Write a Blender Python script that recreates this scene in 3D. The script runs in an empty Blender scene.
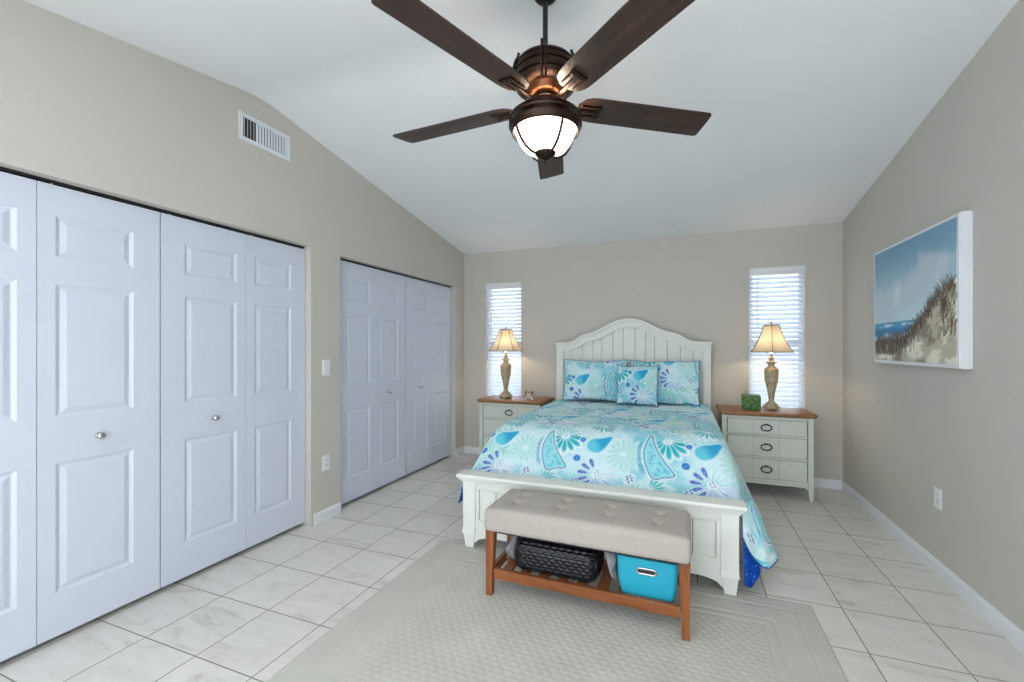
import bpy, bmesh, math, random
import numpy as np
from mathutils import Vector, Matrix

sc = bpy.context.scene
COL = sc.collection
PI = math.pi

# ------------------------------------------------------------------ camera, world, big lights, exposure
CAM_H = 1.30
FPX, YAW, PPX, PPY = 423.2, 0.3535, 527.25, 347.0
cam = bpy.data.cameras.new('camera')
cam.sensor_width = 36.0
cam.lens = FPX / 1024 * 36.0
cam.shift_x = -(PPX - 512) / 1024
cam.shift_y = (PPY - 341) / 1024
cam.clip_start = 0.05
cam_ob = bpy.data.objects.new('camera', cam)
COL.objects.link(cam_ob)
cam_ob.location = (0, 0, CAM_H)
cam_ob.rotation_euler = (PI / 2, 0, YAW)
sc.camera = cam_ob

w = bpy.data.worlds.new('sky')
sc.world = w
w.use_nodes = True
bg = w.node_tree.nodes['Background']
bg.inputs[0].default_value = (0.78, 0.88, 1.0, 1)
bg.inputs[1].default_value = 2.5

sc.view_settings.view_transform = 'Standard'
sc.view_settings.look = 'None'
sc.view_settings.gamma = 1.0
sc.view_settings.use_curve_mapping = False
sc.view_settings.exposure = 0.56

XL, XR, YB, YF = -2.533, 1.366, 4.62, -0.72
RIDGE_Y, RIDGE_Z, EAVE_Z = 1.95, 2.895, 2.441


def light(name, kind, loc, energy, color=(1, 1, 1), rot=(0, 0, 0), size=None, size_y=None, radius=None):
    l = bpy.data.lights.new(name, kind)
    l.energy = energy
    l.color = color
    if size:
        l.shape = 'RECTANGLE'
        l.size = size
        l.size_y = size_y
    if radius is not None:
        l.shadow_soft_size = radius
    o = bpy.data.objects.new(name, l)
    o.location = loc
    o.rotation_euler = rot
    COL.objects.link(o)
    return o


# added fill lamp behind the camera, set in an opening made for it
light('front_fill_light', 'AREA', (-0.55, YF + 0.03, 1.1), 40, (0.86, 0.94, 1.0), (PI / 2, 0, PI), 2.9, 2.0)
# second added fill lamp, tilted up to brighten the ceiling
light('ceiling_fill_light', 'AREA', (-0.55, YF + 0.12, 0.75), 142, (0.88, 0.95, 1.0), (math.radians(128), 0, PI), 2.9, 1.0)


# ------------------------------------------------------------------ materials
def lin(c):
    return tuple((v / 12.92 if v <= 0.04045 else ((v + 0.055) / 1.055) ** 2.4) for v in (x / 255 for x in c))


class NT:
    """tiny node-tree helper"""
    def __init__(s, name, rough=0.6, metal=0.0, spec=None):
        s.m = bpy.data.materials.new(name)
        s.m.use_nodes = True
        s.t = s.m.node_tree
        s.b = s.t.nodes['Principled BSDF']
        s.b.inputs['Roughness'].default_value = rough
        s.b.inputs['Metallic'].default_value = metal
        if spec is not None:
            s.b.inputs['Specular IOR Level'].default_value = spec

    def n(s, typ, **kw):
        nd = s.t.nodes.new(typ)
        for k, v in kw.items():
            setattr(nd, k, v)
        return nd

    def set(s, sock, v):
        if isinstance(v, bpy.types.NodeSocket):
            s.t.links.new(v, sock)
        else:
            sock.default_value = v

    def math(s, op, a, b=0.0, c=None):
        nd = s.n('ShaderNodeMath', operation=op)
        s.set(nd.inputs[0], a)
        s.set(nd.inputs[1], b)
        if c is not None:
            s.set(nd.inputs[2], c)
        return nd.outputs[0]

    def mix(s, f, a, b):
        nd = s.n('ShaderNodeMix', data_type='RGBA')
        s.set(nd.inputs[0], f)
        for i, v in ((6, a), (7, b)):
            if isinstance(v, tuple) and len(v) == 3:
                v = (*v, 1)
            s.set(nd.inputs[i], v)
        return nd.outputs[2]

    def coord(s, kind='Object'):
        return s.n('ShaderNodeTexCoord').outputs[kind]

    def mapping(s, vec, scale=(1, 1, 1), loc=(0, 0, 0)):
        nd = s.n('ShaderNodeMapping')
        s.set(nd.inputs['Vector'], vec)
        nd.inputs['Scale'].default_value = scale
        nd.inputs['Location'].default_value = loc
        return nd.outputs[0]

    def noise(s, vec, scale, detail=3.0, rough=0.5, dist=0.0):
        nd = s.n('ShaderNodeTexNoise')
        s.set(nd.inputs['Vector'], vec)
        nd.inputs['Scale'].default_value = scale
        nd.inputs['Detail'].default_value = detail
        nd.inputs['Roughness'].default_value = rough
        nd.inputs['Distortion'].default_value = dist
        return nd.outputs[0]

    def ramp(s, f, stops):
        nd = s.n('ShaderNodeValToRGB')
        s.set(nd.inputs[0], f)
        el = nd.color_ramp.elements
        while len(el) < len(stops):
            el.new(0.5)
        for e, (p, c) in zip(el, stops):
            e.position = p
            e.color = (*c, 1) if len(c) == 3 else c
        return nd.outputs[0]

    def bump(s, h, strength=0.3, dist=0.01):
        nd = s.n('ShaderNodeBump')
        nd.inputs['Strength'].default_value = strength
        nd.inputs['Distance'].default_value = dist
        s.set(nd.inputs['Height'], h)
        s.t.links.new(nd.outputs[0], s.b.inputs['Normal'])

    def base(s, v):
        if isinstance(v, tuple) and len(v) == 3:
            v = (*v, 1)
        s.set(s.b.inputs['Base Color'], v)


def paint(name, rgb, rough=0.6, var=0.03, scale=6.0, bump=0.0, bscale=120.0, metal=0.0, spec=None):
    k = NT(name, rough, metal, spec)
    c = lin(rgb)
    co = k.coord()
    nz = k.noise(co, scale, 3)
    k.base(k.ramp(nz, [(0.3, tuple(x * (1 - var) for x in c)), (0.7, tuple(min(1, x * (1 + var)) for x in c))]))
    if bump:
        k.bump(k.noise(co, bscale, 2), bump, 0.003)
    return k.m


def wood(name, dark, mid, lightc, rough=0.4, axis='X', scale=1.0):
    k = NT(name, rough)
    co = k.coord()
    sx = {'X': (1.2, 14, 14), 'Y': (14, 1.2, 14), 'Z': (14, 14, 1.2)}[axis]
    v = k.mapping(co, tuple(scale * a for a in sx))
    n1 = k.noise(v, 2.2, 6, 0.6, 0.6)
    n2 = k.noise(k.mapping(co, tuple(scale * a * 4 for a in sx)), 3.0, 4, 0.6)
    f = k.math('ADD', k.math('MULTIPLY', n1, 0.7), k.math('MULTIPLY', n2, 0.3))
    k.base(k.ramp(f, [(0.32, lin(dark)), (0.5, lin(mid)), (0.68, lin(lightc))]))
    k.bump(n2, 0.08, 0.002)
    return k.m


def metal(name, rgb, rough=0.3):
    k = NT(name, rough, 1.0)
    co = k.coord()
    nz = k.noise(co, 30, 3)
    c = lin(rgb)
    k.base(k.ramp(nz, [(0.3, tuple(x * 0.85 for x in c)), (0.7, tuple(min(1, x * 1.1) for x in c))]))
    return k.m


def vcol(name, rough=0.8, sheen=0.0, bump=0.0, bscale=300):
    k = NT(name, rough, 0.0, 0.25)
    at = k.n('ShaderNodeAttribute', attribute_name='Col')
    k.base(at.outputs['Color'])
    if sheen:
        k.b.inputs['Sheen Weight'].default_value = sheen
    if bump:
        k.bump(k.noise(k.coord(), bscale, 2), bump, 0.002)
    return k.m


M = {}
M['wall'] = paint('greige wall paint', (203, 197, 187), 0.75, 0.012, 3.0, 0.10, 220)
M['ceiling'] = paint('white ceiling paint', (243, 244, 244), 0.85, 0.01, 3.0, 0.15, 160)
M['trim'] = paint('white trim paint', (233, 234, 236), 0.4, 0.01)
M['door'] = paint('white door paint', (213, 217, 229), 0.42, 0.01, 4.0)
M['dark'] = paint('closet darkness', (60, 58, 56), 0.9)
M['plastic'] = paint('white plastic', (236, 236, 232), 0.35, 0.01)
M['slot'] = paint('dark slot', (45, 42, 40), 0.6)
M['vent'] = paint('white vent enamel', (228, 231, 234), 0.4, 0.01)
M['bed'] = paint('pale sage white lacquer', (235, 235, 225), 0.42, 0.02, 9)
M['night'] = paint('sage grey lacquer', (219, 221, 208), 0.45, 0.025, 10)
M['groove'] = paint('groove shadow gap', (120, 128, 122), 0.7)
M['oak'] = wood('honey oak top', (118, 72, 38), (152, 98, 56), (178, 124, 78), 0.38, 'X')
M['bench'] = wood('warm chestnut wood', (98, 54, 25), (138, 78, 40), (166, 100, 56), 0.38, 'Z')
M['benchx'] = wood('warm chestnut rail wood', (98, 54, 25), (138, 78, 40), (166, 100, 56), 0.38, 'X')
M['walnut'] = wood('dark walnut blade', (32, 20, 14), (56, 36, 25), (82, 54, 38), 0.42, 'X')
M['bronze'] = metal('oil rubbed bronze', (60, 46, 40), 0.36)
M['black'] = paint('black metal', (26, 25, 26), 0.4)
M['chrome'] = metal('brushed nickel', (205, 205, 205), 0.22)
M['iron'] = metal('dark iron pull', (62, 58, 54), 0.4)
M['linen'] = paint('oatmeal linen upholstery', (182, 173, 163), 0.92, 0.05, 60, 0.35, 500)
M['grey'] = paint('grey knit wool', (150, 148, 150), 0.95, 0.12, 40, 0.6, 150)
M['wicker'] = paint('black woven strap', (15, 16, 21), 0.34, 0.1, 40)
M['teal'] = paint('turquoise canvas', (34, 168, 194), 0.6, 0.04, 20, 0.15, 500)
M['navy'] = paint('navy piping', (30, 70, 130), 0.8, 0.1, 30)
M['mattress'] = paint('white mattress ticking', (230, 232, 232), 0.9)
M['lampbody'] = None
M['quilt'] = vcol('printed quilt cotton', 0.85, 0.15, 0.25, 260)
M['canvas'] = vcol('painted canvas', 0.6, 0.0, 0.1, 400)


def blind_mat():
    k = NT('white blind slat', 0.5)
    k.base(lin((240, 242, 245)))
    tr = k.n('ShaderNodeBsdfTranslucent')
    tr.inputs[0].default_value = (0.9, 0.93, 1, 1)
    mx = k.n('ShaderNodeMixShader')
    mx.inputs[0].default_value = 0.35
    k.t.links.new(k.b.outputs[0], mx.inputs[1])
    k.t.links.new(tr.outputs[0], mx.inputs[2])
    k.t.links.new(mx.outputs[0], k.t.nodes['Material Output'].inputs[0])
    return k.m


def shade_mat():
    k = NT('cream fabric shade', 0.8)
    co = k.coord()
    nz = k.noise(k.mapping(co, (200, 200, 40)), 3, 2)
    c = k.ramp(nz, [(0.3, lin((204, 188, 162))), (0.7, lin((218, 204, 180)))])
    k.base(c)
    tr = k.n('ShaderNodeBsdfTranslucent')
    k.t.links.new(c, tr.inputs[0])
    mx = k.n('ShaderNodeMixShader')
    mx.inputs[0].default_value = 0.24
    k.t.links.new(k.b.outputs[0], mx.inputs[1])
    k.t.links.new(tr.outputs[0], mx.inputs[2])
    k.t.links.new(mx.outputs[0], k.t.nodes['Material Output'].inputs[0])
    return k.m


def lampbody_mat():
    k = NT('crackled stone resin', 0.5)
    co = k.coord()
    nz = k.noise(co, 60, 5, 0.7)
    n2 = k.noise(co, 14, 4, 0.6)
    f = k.math('ADD', k.math('MULTIPLY', nz, 0.6), k.math('MULTIPLY', n2, 0.4))
    k.base(k.ramp(f, [(0.35, lin((142, 122, 94))), (0.5, lin((188, 168, 134))), (0.65, lin((212, 198, 168)))]))
    k.bump(nz, 0.3, 0.003)
    return k.m


def glass_mat(name, tint=(1, 1, 1), rough=0.02):
    k = NT(name, rough)
    k.base(tint)
    k.b.inputs['Transmission Weight'].default_value = 1.0
    k.b.inputs['IOR'].default_value = 1.45
    return k.m


def pane_mat():
    k = NT('thin window glass', 0.02)
    tr = k.n('ShaderNodeBsdfTransparent')
    tr.inputs[0].default_value = (0.94, 0.97, 0.98, 1)
    gl = k.n('ShaderNodeBsdfGlossy')
    gl.inputs['Roughness'].default_value = 0.02
    mx = k.n('ShaderNodeMixShader')
    mx.inputs[0].default_value = 0.06
    k.t.links.new(tr.outputs[0], mx.inputs[1])
    k.t.links.new(gl.outputs[0], mx.inputs[2])
    k.t.links.new(mx.outputs[0], k.t.nodes['Material Output'].inputs[0])
    return k.m


def emit_mat(name, col, strength):
    k = NT(name, 0.5)
    k.base(col)
    k.b.inputs['Emission Color'].default_value = (*col, 1)
    k.b.inputs['Emission Strength'].default_value = strength
    return k.m


TILE, TOX, TOY = 0.3332, -2.2587, 1.5192


def floor_mat():
    k = NT('marbled cream floor tile', 0.3, 0, 0.45)
    co = k.coord()
    sp = k.n('ShaderNodeSeparateXYZ')
    k.t.links.new(co, sp.inputs[0])
    X = k.math('DIVIDE', k.math('SUBTRACT', sp.outputs[0], TOX), TILE)
    Y = k.math('DIVIDE', k.math('SUBTRACT', sp.outputs[1], TOY), TILE)
    def edge(v):
        f = k.math('FRACT', v)
        return k.math('MINIMUM', f, k.math('SUBTRACT', 1.0, f))
    d = k.math('MINIMUM', edge(X), edge(Y))
    grout = k.math('LESS_THAN', d, 0.0085)
    cb = k.n('ShaderNodeCombineXYZ')
    k.t.links.new(k.math('FLOOR', X), cb.inputs[0])
    k.t.links.new(k.math('FLOOR', Y), cb.inputs[1])
    wn = k.n('ShaderNodeTexWhiteNoise', noise_dimensions='3D')
    k.t.links.new(cb.outputs[0], wn.inputs['Vector'])
    va = k.n('ShaderNodeVectorMath', operation='MULTIPLY_ADD')
    k.t.links.new(wn.outputs['Color'], va.inputs[0])
    va.inputs[1].default_value = (9, 9, 9)
    k.t.links.new(co, va.inputs[2])
    vein = k.noise(k.mapping(va.outputs[0], (3.2, 9.5, 1)), 1.0, 6, 0.62, 1.4)
    base = k.ramp(vein, [(0.28, lin((196, 191, 183))), (0.42, lin((218, 214, 206))), (0.62, lin((226, 222, 215))), (0.8, lin((213, 208, 200)))])
    tone = k.math('MULTIPLY_ADD', wn.outputs['Value'], 0.07, 0.965)
    tv = k.n('ShaderNodeVectorMath', operation='SCALE')
    k.t.links.new(base, tv.inputs[0])
    k.t.links.new(tone, tv.inputs['Scale'])
    k.base(k.mix(grout, tv.outputs[0], lin((148, 141, 130))))
    k.set(k.b.inputs['Roughness'], k.math('MULTIPLY_ADD', grout, 0.5, 0.3))
    sm = k.math('SMOOTH_MIN', d, 0.02, 0.01)
    k.bump(sm, 0.4, 0.06)
    return k.m


def rug_mat():
    k = NT('beige woven rug', 0.95, 0, 0.1)
    co = k.coord()
    n1 = k.noise(co, 240, 2)
    n2 = k.noise(co, 5, 3)
    f = k.math('ADD', k.math('MULTIPLY', n1, 0.6), k.math('MULTIPLY', n2, 0.4))
    k.base(k.ramp(f, [(0.3, lin((188, 185, 175))), (0.7, lin((210, 207, 197)))]))
    k.bump(n1, 0.5, 0.003)
    return k.m


def leafbox_mat():
    k = NT('green leaf wrap', 0.5)
    co = k.coord()
    vo = k.n('ShaderNodeTexVoronoi', feature='F1')
    vo.inputs['Scale'].default_value = 34
    k.t.links.new(co, vo.inputs['Vector'])
    f = k.noise(co, 40, 3)
    c = k.ramp(vo.outputs['Distance'], [(0.1, lin((112, 168, 72))), (0.4, lin((62, 120, 44))), (0.75, lin((34, 66, 30)))])
    k.base(k.mix(k.math('MULTIPLY', f, 0.6), c, lin((92, 128, 56))))
    k.bump(vo.outputs['Distance'], 0.6, 0.01)
    return k.m


def lining_mat():
    k = NT('blue quilt lining', 0.8, 0, 0.2)
    co = k.coord()
    vo = k.n('ShaderNodeTexVoronoi', feature='F1')
    vo.inputs['Scale'].default_value = 42
    k.t.links.new(co, vo.inputs['Vector'])
    k.base(k.ramp(vo.outputs['Distance'], [(0.12, lin((70, 140, 215))), (0.3, lin((14, 84, 184))), (0.7, lin((8, 66, 160)))]))
    return k.m


M['blind'] = blind_mat()
M['shade'] = shade_mat()
M['shade_trim'] = paint('brown shade braid', (112, 78, 50), 0.8)
M['lampbody'] = lampbody_mat()
M['glass'] = glass_mat('clear glass', (0.95, 0.97, 0.96))
M['pane'] = pane_mat()
M['bowl'] = emit_mat('lit frosted glass bowl', (1.0, 0.91, 0.80), 3.6)
M['floor'] = floor_mat()
M['rug'] = rug_mat()
M['leafbox'] = leafbox_mat()
M['lining'] = lining_mat()
M['wax'] = paint('cream candle wax', (236, 226, 204), 0.5)
M['bulb'] = emit_mat('lamp bulb', (1.0, 0.82, 0.58), 3.0)
M['copper'] = metal('burnished copper bronze', (122, 78, 54), 0.34)


# ------------------------------------------------------------------ mesh helpers
def mark(o, label=None, cat=None, group=None, kind=None):
    if label: o['label'] = label
    if cat: o['category'] = cat
    if group: o['group'] = group
    if kind: o['kind'] = kind
    return o


def thing(name, label, cat, loc=(0, 0, 0), rz=0.0, group=None):
    o = bpy.data.objects.new(name, None)
    o.empty_display_size = 0.1
    o.location = loc
    o.rotation_euler = (0, 0, rz)
    COL.objects.link(o)
    return mark(o, label, cat, group)


def link_mesh(name, me, mat, parent=None, smooth=None):
    if mat is not None:
        me.materials.append(mat)
    if smooth is not None:
        me.polygons.foreach_set('use_smooth', [True] * len(me.polygons))
        if smooth < 180:
            me.set_sharp_from_angle(angle=math.radians(smooth))
    me.update()
    o = bpy.data.objects.new(name, me)
    COL.objects.link(o)
    if parent is not None:
        o.parent = parent
    return o


class MB:
    def __init__(s):
        s.bm = bmesh.new()

    def box(s, x0, x1, y0, y1, z0, z1, bev=0.0, seg=2, rot=None):
        r = bmesh.ops.create_cube(s.bm, size=1.0)
        vs = r['verts']
        c = Vector(((x0 + x1) / 2, (y0 + y1) / 2, (z0 + z1) / 2))
        for v in vs:
            v.co = Vector((v.co.x * (x1 - x0), v.co.y * (y1 - y0), v.co.z * (z1 - z0)))
            if rot is not None:
                v.co = rot @ v.co
            v.co += c
        if bev > 0:
            ed = list({e for v in vs for e in v.link_edges})
            bmesh.ops.bevel(s.bm, geom=ed, offset=bev, segments=seg, affect='EDGES', profile=0.6)
        return s

    def frustum(s, b, t, z0, z1, bev=0.0):
        """b, t = (x0, x1, y0, y1) at z0 and z1"""
        vs = [s.bm.verts.new(p) for p in (
            (b[0], b[2], z0), (b[1], b[2], z0), (b[1], b[3], z0), (b[0], b[3], z0),
            (t[0], t[2], z1), (t[1], t[2], z1), (t[1], t[3], z1), (t[0], t[3], z1))]
        for f in ((3, 2, 1, 0), (4, 5, 6, 7), (0, 1, 5, 4), (1, 2, 6, 5), (2, 3, 7, 6), (3, 0, 4, 7)):
            s.bm.faces.new([vs[i] for i in f])
        if bev > 0:
            ed = list({e for v in vs for e in v.link_edges})
            bmesh.ops.bevel(s.bm, geom=ed, offset=bev, segments=2, affect='EDGES', profile=0.6)
        return s

    def prism(s, poly, axis, a, b):
        """extrude a closed polygon (list of 2D points) along an axis from a to b"""
        def P(p, t):
            return {'X': (t, p[0], p[1]), 'Y': (p[0], t, p[1]), 'Z': (p[0], p[1], t)}[axis]
        va = [s.bm.verts.new(P(p, a)) for p in poly]
        vb = [s.bm.verts.new(P(p, b)) for p in poly]
        n = len(poly)
        s.bm.faces.new(va[::-1])
        s.bm.faces.new(vb)
        for i in range(n):
            s.bm.faces.new((va[i], va[(i + 1) % n], vb[(i + 1) % n], vb[i]))
        return s

    def strip_prism(s, top, bot, y0, y1):
        """solid between two matching XZ polylines, from y0 to y1 (quads only)"""
        n = len(top)
        A = [[s.bm.verts.new((p[0], y, p[1])) for p in L] for y in (y0, y1) for L in (top, bot)]
        t0, b0, t1, b1 = A
        for i in range(n - 1):
            s.bm.faces.new((b0[i], b0[i + 1], t0[i + 1], t0[i]))
            s.bm.faces.new((t1[i], t1[i + 1], b1[i + 1], b1[i]))
            s.bm.faces.new((t0[i], t0[i + 1], t1[i + 1], t1[i]))
            s.bm.faces.new((b1[i], b1[i + 1], b0[i + 1], b0[i]))
        s.bm.faces.new((b0[0], t0[0], t1[0], b1[0]))
        s.bm.faces.new((t0[-1], b0[-1], b1[-1], t1[-1]))
        return s

    def lathe(s, prof, n=32, c=(0, 0), rot0=0.0, close=True):
        rings = []
        for r, z in prof:
            rings.append([s.bm.verts.new((c[0] + r * math.cos(rot0 + 2 * PI * i / n), c[1] + r * math.sin(rot0 + 2 * PI * i / n), z)) for i in range(n)])
        for a, b in zip(rings, rings[1:]):
            for i in range(n):
                s.bm.faces.new((a[i], a[(i + 1) % n], b[(i + 1) % n], b[i]))
        if close:
            s.bm.faces.new(rings[0][::-1])
            s.bm.faces.new(rings[-1])
        return s

    def ring(s, prof, n=32, c=(0, 0)):
        """closed profile loop revolved"""
        rings = []
        for r, z in prof:
            rings.append([s.bm.verts.new((c[0] + r * math.cos(2 * PI * i / n), c[1] + r * math.sin(2 * PI * i / n), z)) for i in range(n)])
        m = len(rings)
        for k in range(m):
            a, b = rings[k], rings[(k + 1) % m]
            for i in range(n):
                s.bm.faces.new((a[i], a[(i + 1) % n], b[(i + 1) % n], b[i]))
        return s

    def tube(s, pts, r, n=8, closed=False):
        pts = [Vector(p) for p in pts]
        m = len(pts)
        rs = r if isinstance(r, (list, tuple)) else [r] * m
        rings = []
        ref = None
        for i, p in enumerate(pts):
            a = pts[(i - 1) % m] if (closed or i > 0) else p
            b = pts[(i + 1) % m] if (closed or i < m - 1) else p
            t = (b - a).normalized()
            if ref is None:
                ref = Vector((0, 0, 1)) if abs(t.z) < 0.9 else Vector((1, 0, 0))
            u = (ref - t * ref.dot(t))
            if u.length < 1e-5:
                u = t.orthogonal()
            u.normalize()
            ref = u
            v = t.cross(u)
            rings.append([s.bm.verts.new(p + (u * math.cos(2 * PI * k / n) + v * math.sin(2 * PI * k / n)) * rs[i]) for k in range(n)])
        for i in range(m if closed else m - 1):
            a, b = rings[i], rings[(i + 1) % m]
            for k in range(n):
                s.bm.faces.new((a[k], a[(k + 1) % n], b[(k + 1) % n], b[k]))
        if not closed:
            s.bm.faces.new(rings[0][::-1])
            s.bm.faces.new(rings[-1])
        return s

    def quad(s, *pts):
        s.bm.faces.new([s.bm.verts.new(p) for p in pts])
        return s

    def build(s, name, mat, parent=None, smooth=None, merge=0.0, normals=True):
        if merge:
            bmesh.ops.remove_doubles(s.bm, verts=s.bm.verts, dist=merge)
        if normals:
            bmesh.ops.recalc_face_normals(s.bm, faces=s.bm.faces)
        me = bpy.data.meshes.new(name)
        s.bm.to_mesh(me)
        s.bm.free()
        return link_mesh(name, me, mat, parent, smooth)


def grid_faces(m, n, off=0, flip=False):
    i, j = np.meshgrid(np.arange(m - 1), np.arange(n - 1), indexing='ij')
    a = (i * n + j).ravel() + off
    f = np.stack([a, a + 1, a + n + 1, a + n], 1)
    return f[:, ::-1] if flip else f


def np_mesh(name, V, F, mat, parent=None, smooth=180, col=None):
    me = bpy.data.meshes.new(name)
    V = np.asarray(V, float).reshape(-1, 3)
    F = np.asarray(F, int)
    me.vertices.add(len(V))
    me.vertices.foreach_set('co', V.ravel())
    k = F.shape[1]
    me.loops.add(F.size)
    me.loops.foreach_set('vertex_index', F.ravel())
    me.polygons.add(len(F))
    me.polygons.foreach_set('loop_start', np.arange(0, F.size, k))
    me.update(calc_edges=True)
    me.validate()
    if col is not None:
        ca = me.color_attributes.new('Col', 'FLOAT_COLOR', 'POINT')
        c4 = np.ones((len(V), 4))
        c4[:, :3] = np.asarray(col).reshape(-1, 3)
        ca.data.foreach_set('color', c4.ravel())
    return link_mesh(name, me, mat, parent, smooth)


def slab_from_grid(P, th):
    """two-sided shell from a grid of points (m,n,3), thickness th along -normal"""
    m, n = P.shape[:2]
    du = np.gradient(P, axis=0)
    dv = np.gradient(P, axis=1)
    N = np.cross(du, dv)
    N /= np.linalg.norm(N, axis=2, keepdims=True) + 1e-9
    Q = P - N * th
    V = np.concatenate([P.reshape(-1, 3), Q.reshape(-1, 3)])
    o = m * n
    F = [grid_faces(m, n, 0, True), grid_faces(m, n, o)]
    def rim(idx):
        idx = np.array(idx)
        return np.stack([idx[:-1], idx[1:], idx[1:] + o, idx[:-1] + o], 1)
    F += [rim(np.arange(n)), rim(np.arange(n) + (m - 1) * n)[:, ::-1], rim(np.arange(m) * n)[:, ::-1], rim(np.arange(m) * n + n - 1)]
    return V, np.concatenate(F)


def rounded_box(sx, sy, sz, r, step):
    """closed rounded box centred at the origin on fine grids -> bmesh-ready V, F"""
    nx, ny, nz = (max(3, int(round(d / step)) + 1) for d in (sx, sy, sz))
    hx, hy, hz = sx / 2, sy / 2, sz / 2
    Vs, Fs, off = [], [], 0
    for ax, sgn in ((0, 1), (0, -1), (1, 1), (1, -1), (2, 1), (2, -1)):
        dims = [(hx, nx), (hy, ny), (hz, nz)]
        (ha, na), (hb, nb) = [dims[k] for k in range(3) if k != ax]
        a, b = np.meshgrid(np.linspace(-ha, ha, na), np.linspace(-hb, hb, nb), indexing='ij')
        P = np.zeros((na, nb, 3))
        oth = [k for k in range(3) if k != ax]
        P[..., oth[0]] = a
        P[..., oth[1]] = b
        P[..., ax] = sgn * dims[ax][0]
        flip = (sgn > 0) != (ax == 1)
        Vs.append(P.reshape(-1, 3))
        Fs.append(grid_faces(na, nb, off, flip))
        off += na * nb
    V = np.concatenate(Vs)
    F = np.concatenate(Fs)
    inner = np.clip(V, [-hx + r, -hy + r, -hz + r], [hx - r, hy - r, hz - r])
    d = V - inner
    V = inner + d / (np.linalg.norm(d, axis=1, keepdims=True) + 1e-9) * r
    key = np.round(V / 1e-5).astype(np.int64)
    _, first, inv = np.unique(key, axis=0, return_index=True, return_inverse=True)
    inv = np.asarray(inv).reshape(-1)
    V = V[first]
    F = inv[F]
    F = F[[len(set(f)) == 4 for f in F.tolist()]]
    return V, F


def set_parent_loc(o, loc):
    o.location = loc
    return o


# ------------------------------------------------------------------ numpy print designs
RNG = np.random.RandomState(5)
LAT = RNG.rand(64, 64)


def vnoise(x, y):
    xi, yi = np.floor(x).astype(int), np.floor(y).astype(int)
    fx, fy = x - xi, y - yi
    fx, fy = fx * fx * (3 - 2 * fx), fy * fy * (3 - 2 * fy)
    g = lambda a, b: LAT[a % 64, b % 64]
    return (g(xi, yi) * (1 - fx) + g(xi + 1, yi) * fx) * (1 - fy) + (g(xi, yi + 1) * (1 - fx) + g(xi + 1, yi + 1) * fx) * fy


def fbm(x, y, o=4):
    s, a, t = 0, 0.5, 0
    for k in range(o):
        s = s + a * vnoise(x * 2 ** k + 7.3 * k, y * 2 ** k + 3.1 * k)
        t += a
        a *= 0.55
    return s / t


def sst(e0, e1, x):
    t = np.clip((x - e0) / (e1 - e0), 0, 1)
    return t * t * (3 - 2 * t)


def L3(rgb):
    return np.array(lin(rgb))


class Canvas:
    def __init__(s, u, v, base):
        s.u, s.v = u, v
        s.c = np.broadcast_to(base, u.shape + (3,)).copy()

    def put(s, mask, rgb, a=1.0):
        k = (np.clip(mask, 0, 1) * a)[..., None]
        s.c = s.c * (1 - k) + L3(rgb) * k


AA = 0.004


def smooth_poly(pts, n=5):
    P = np.array(pts, float)
    m = len(P)
    out = []
    for i in range(m):
        p0, p1, p2, p3 = P[(i - 1) % m], P[i], P[(i + 1) % m], P[(i + 2) % m]
        for k in range(n):
            t = k / n
            out.append(0.5 * ((2 * p1) + (-p0 + p2) * t + (2 * p0 - 5 * p1 + 4 * p2 - p3) * t * t + (-p0 + 3 * p1 - 3 * p2 + p3) * t ** 3))
    return np.array(out)


def poly_dist(x, y, poly):
    """signed distance to a closed polygon (negative inside)"""
    d = np.full(x.shape, 1e9)
    ins = np.zeros(x.shape, bool)
    for (ax, ay), (bx, by) in zip(poly, np.roll(poly, -1, 0)):
        ex, ey = bx - ax, by - ay
        wx, wy = x - ax, y - ay
        t = np.clip((wx * ex + wy * ey) / (ex * ex + ey * ey + 1e-12), 0, 1)
        d = np.minimum(d, np.hypot(wx - t * ex, wy - t * ey))
        c = ((ay > y) != (by > y)) & (x < (bx - ax) * (y - ay) / (by - ay + 1e-12) + ax)
        ins ^= c
    return np.where(ins, -d, d)


HORN = smooth_poly([((a - 560) * 0.9e-3, (220 - b) * 1.2e-3) for a, b in ((530, 100), (505, 150), (492, 200), (500, 255), (525, 305), (558, 338), (610, 325), (672, 313), (640, 275), (600, 235), (567, 190), (547, 145))], 4)
LEAF = smooth_poly([((a - 215) * 0.95e-3, (190 - b) * 1.2e-3) for a, b in ((296, 146), (235, 154), (175, 166), (148, 196), (162, 228), (205, 244), (248, 226), (276, 192))], 4)


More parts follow.
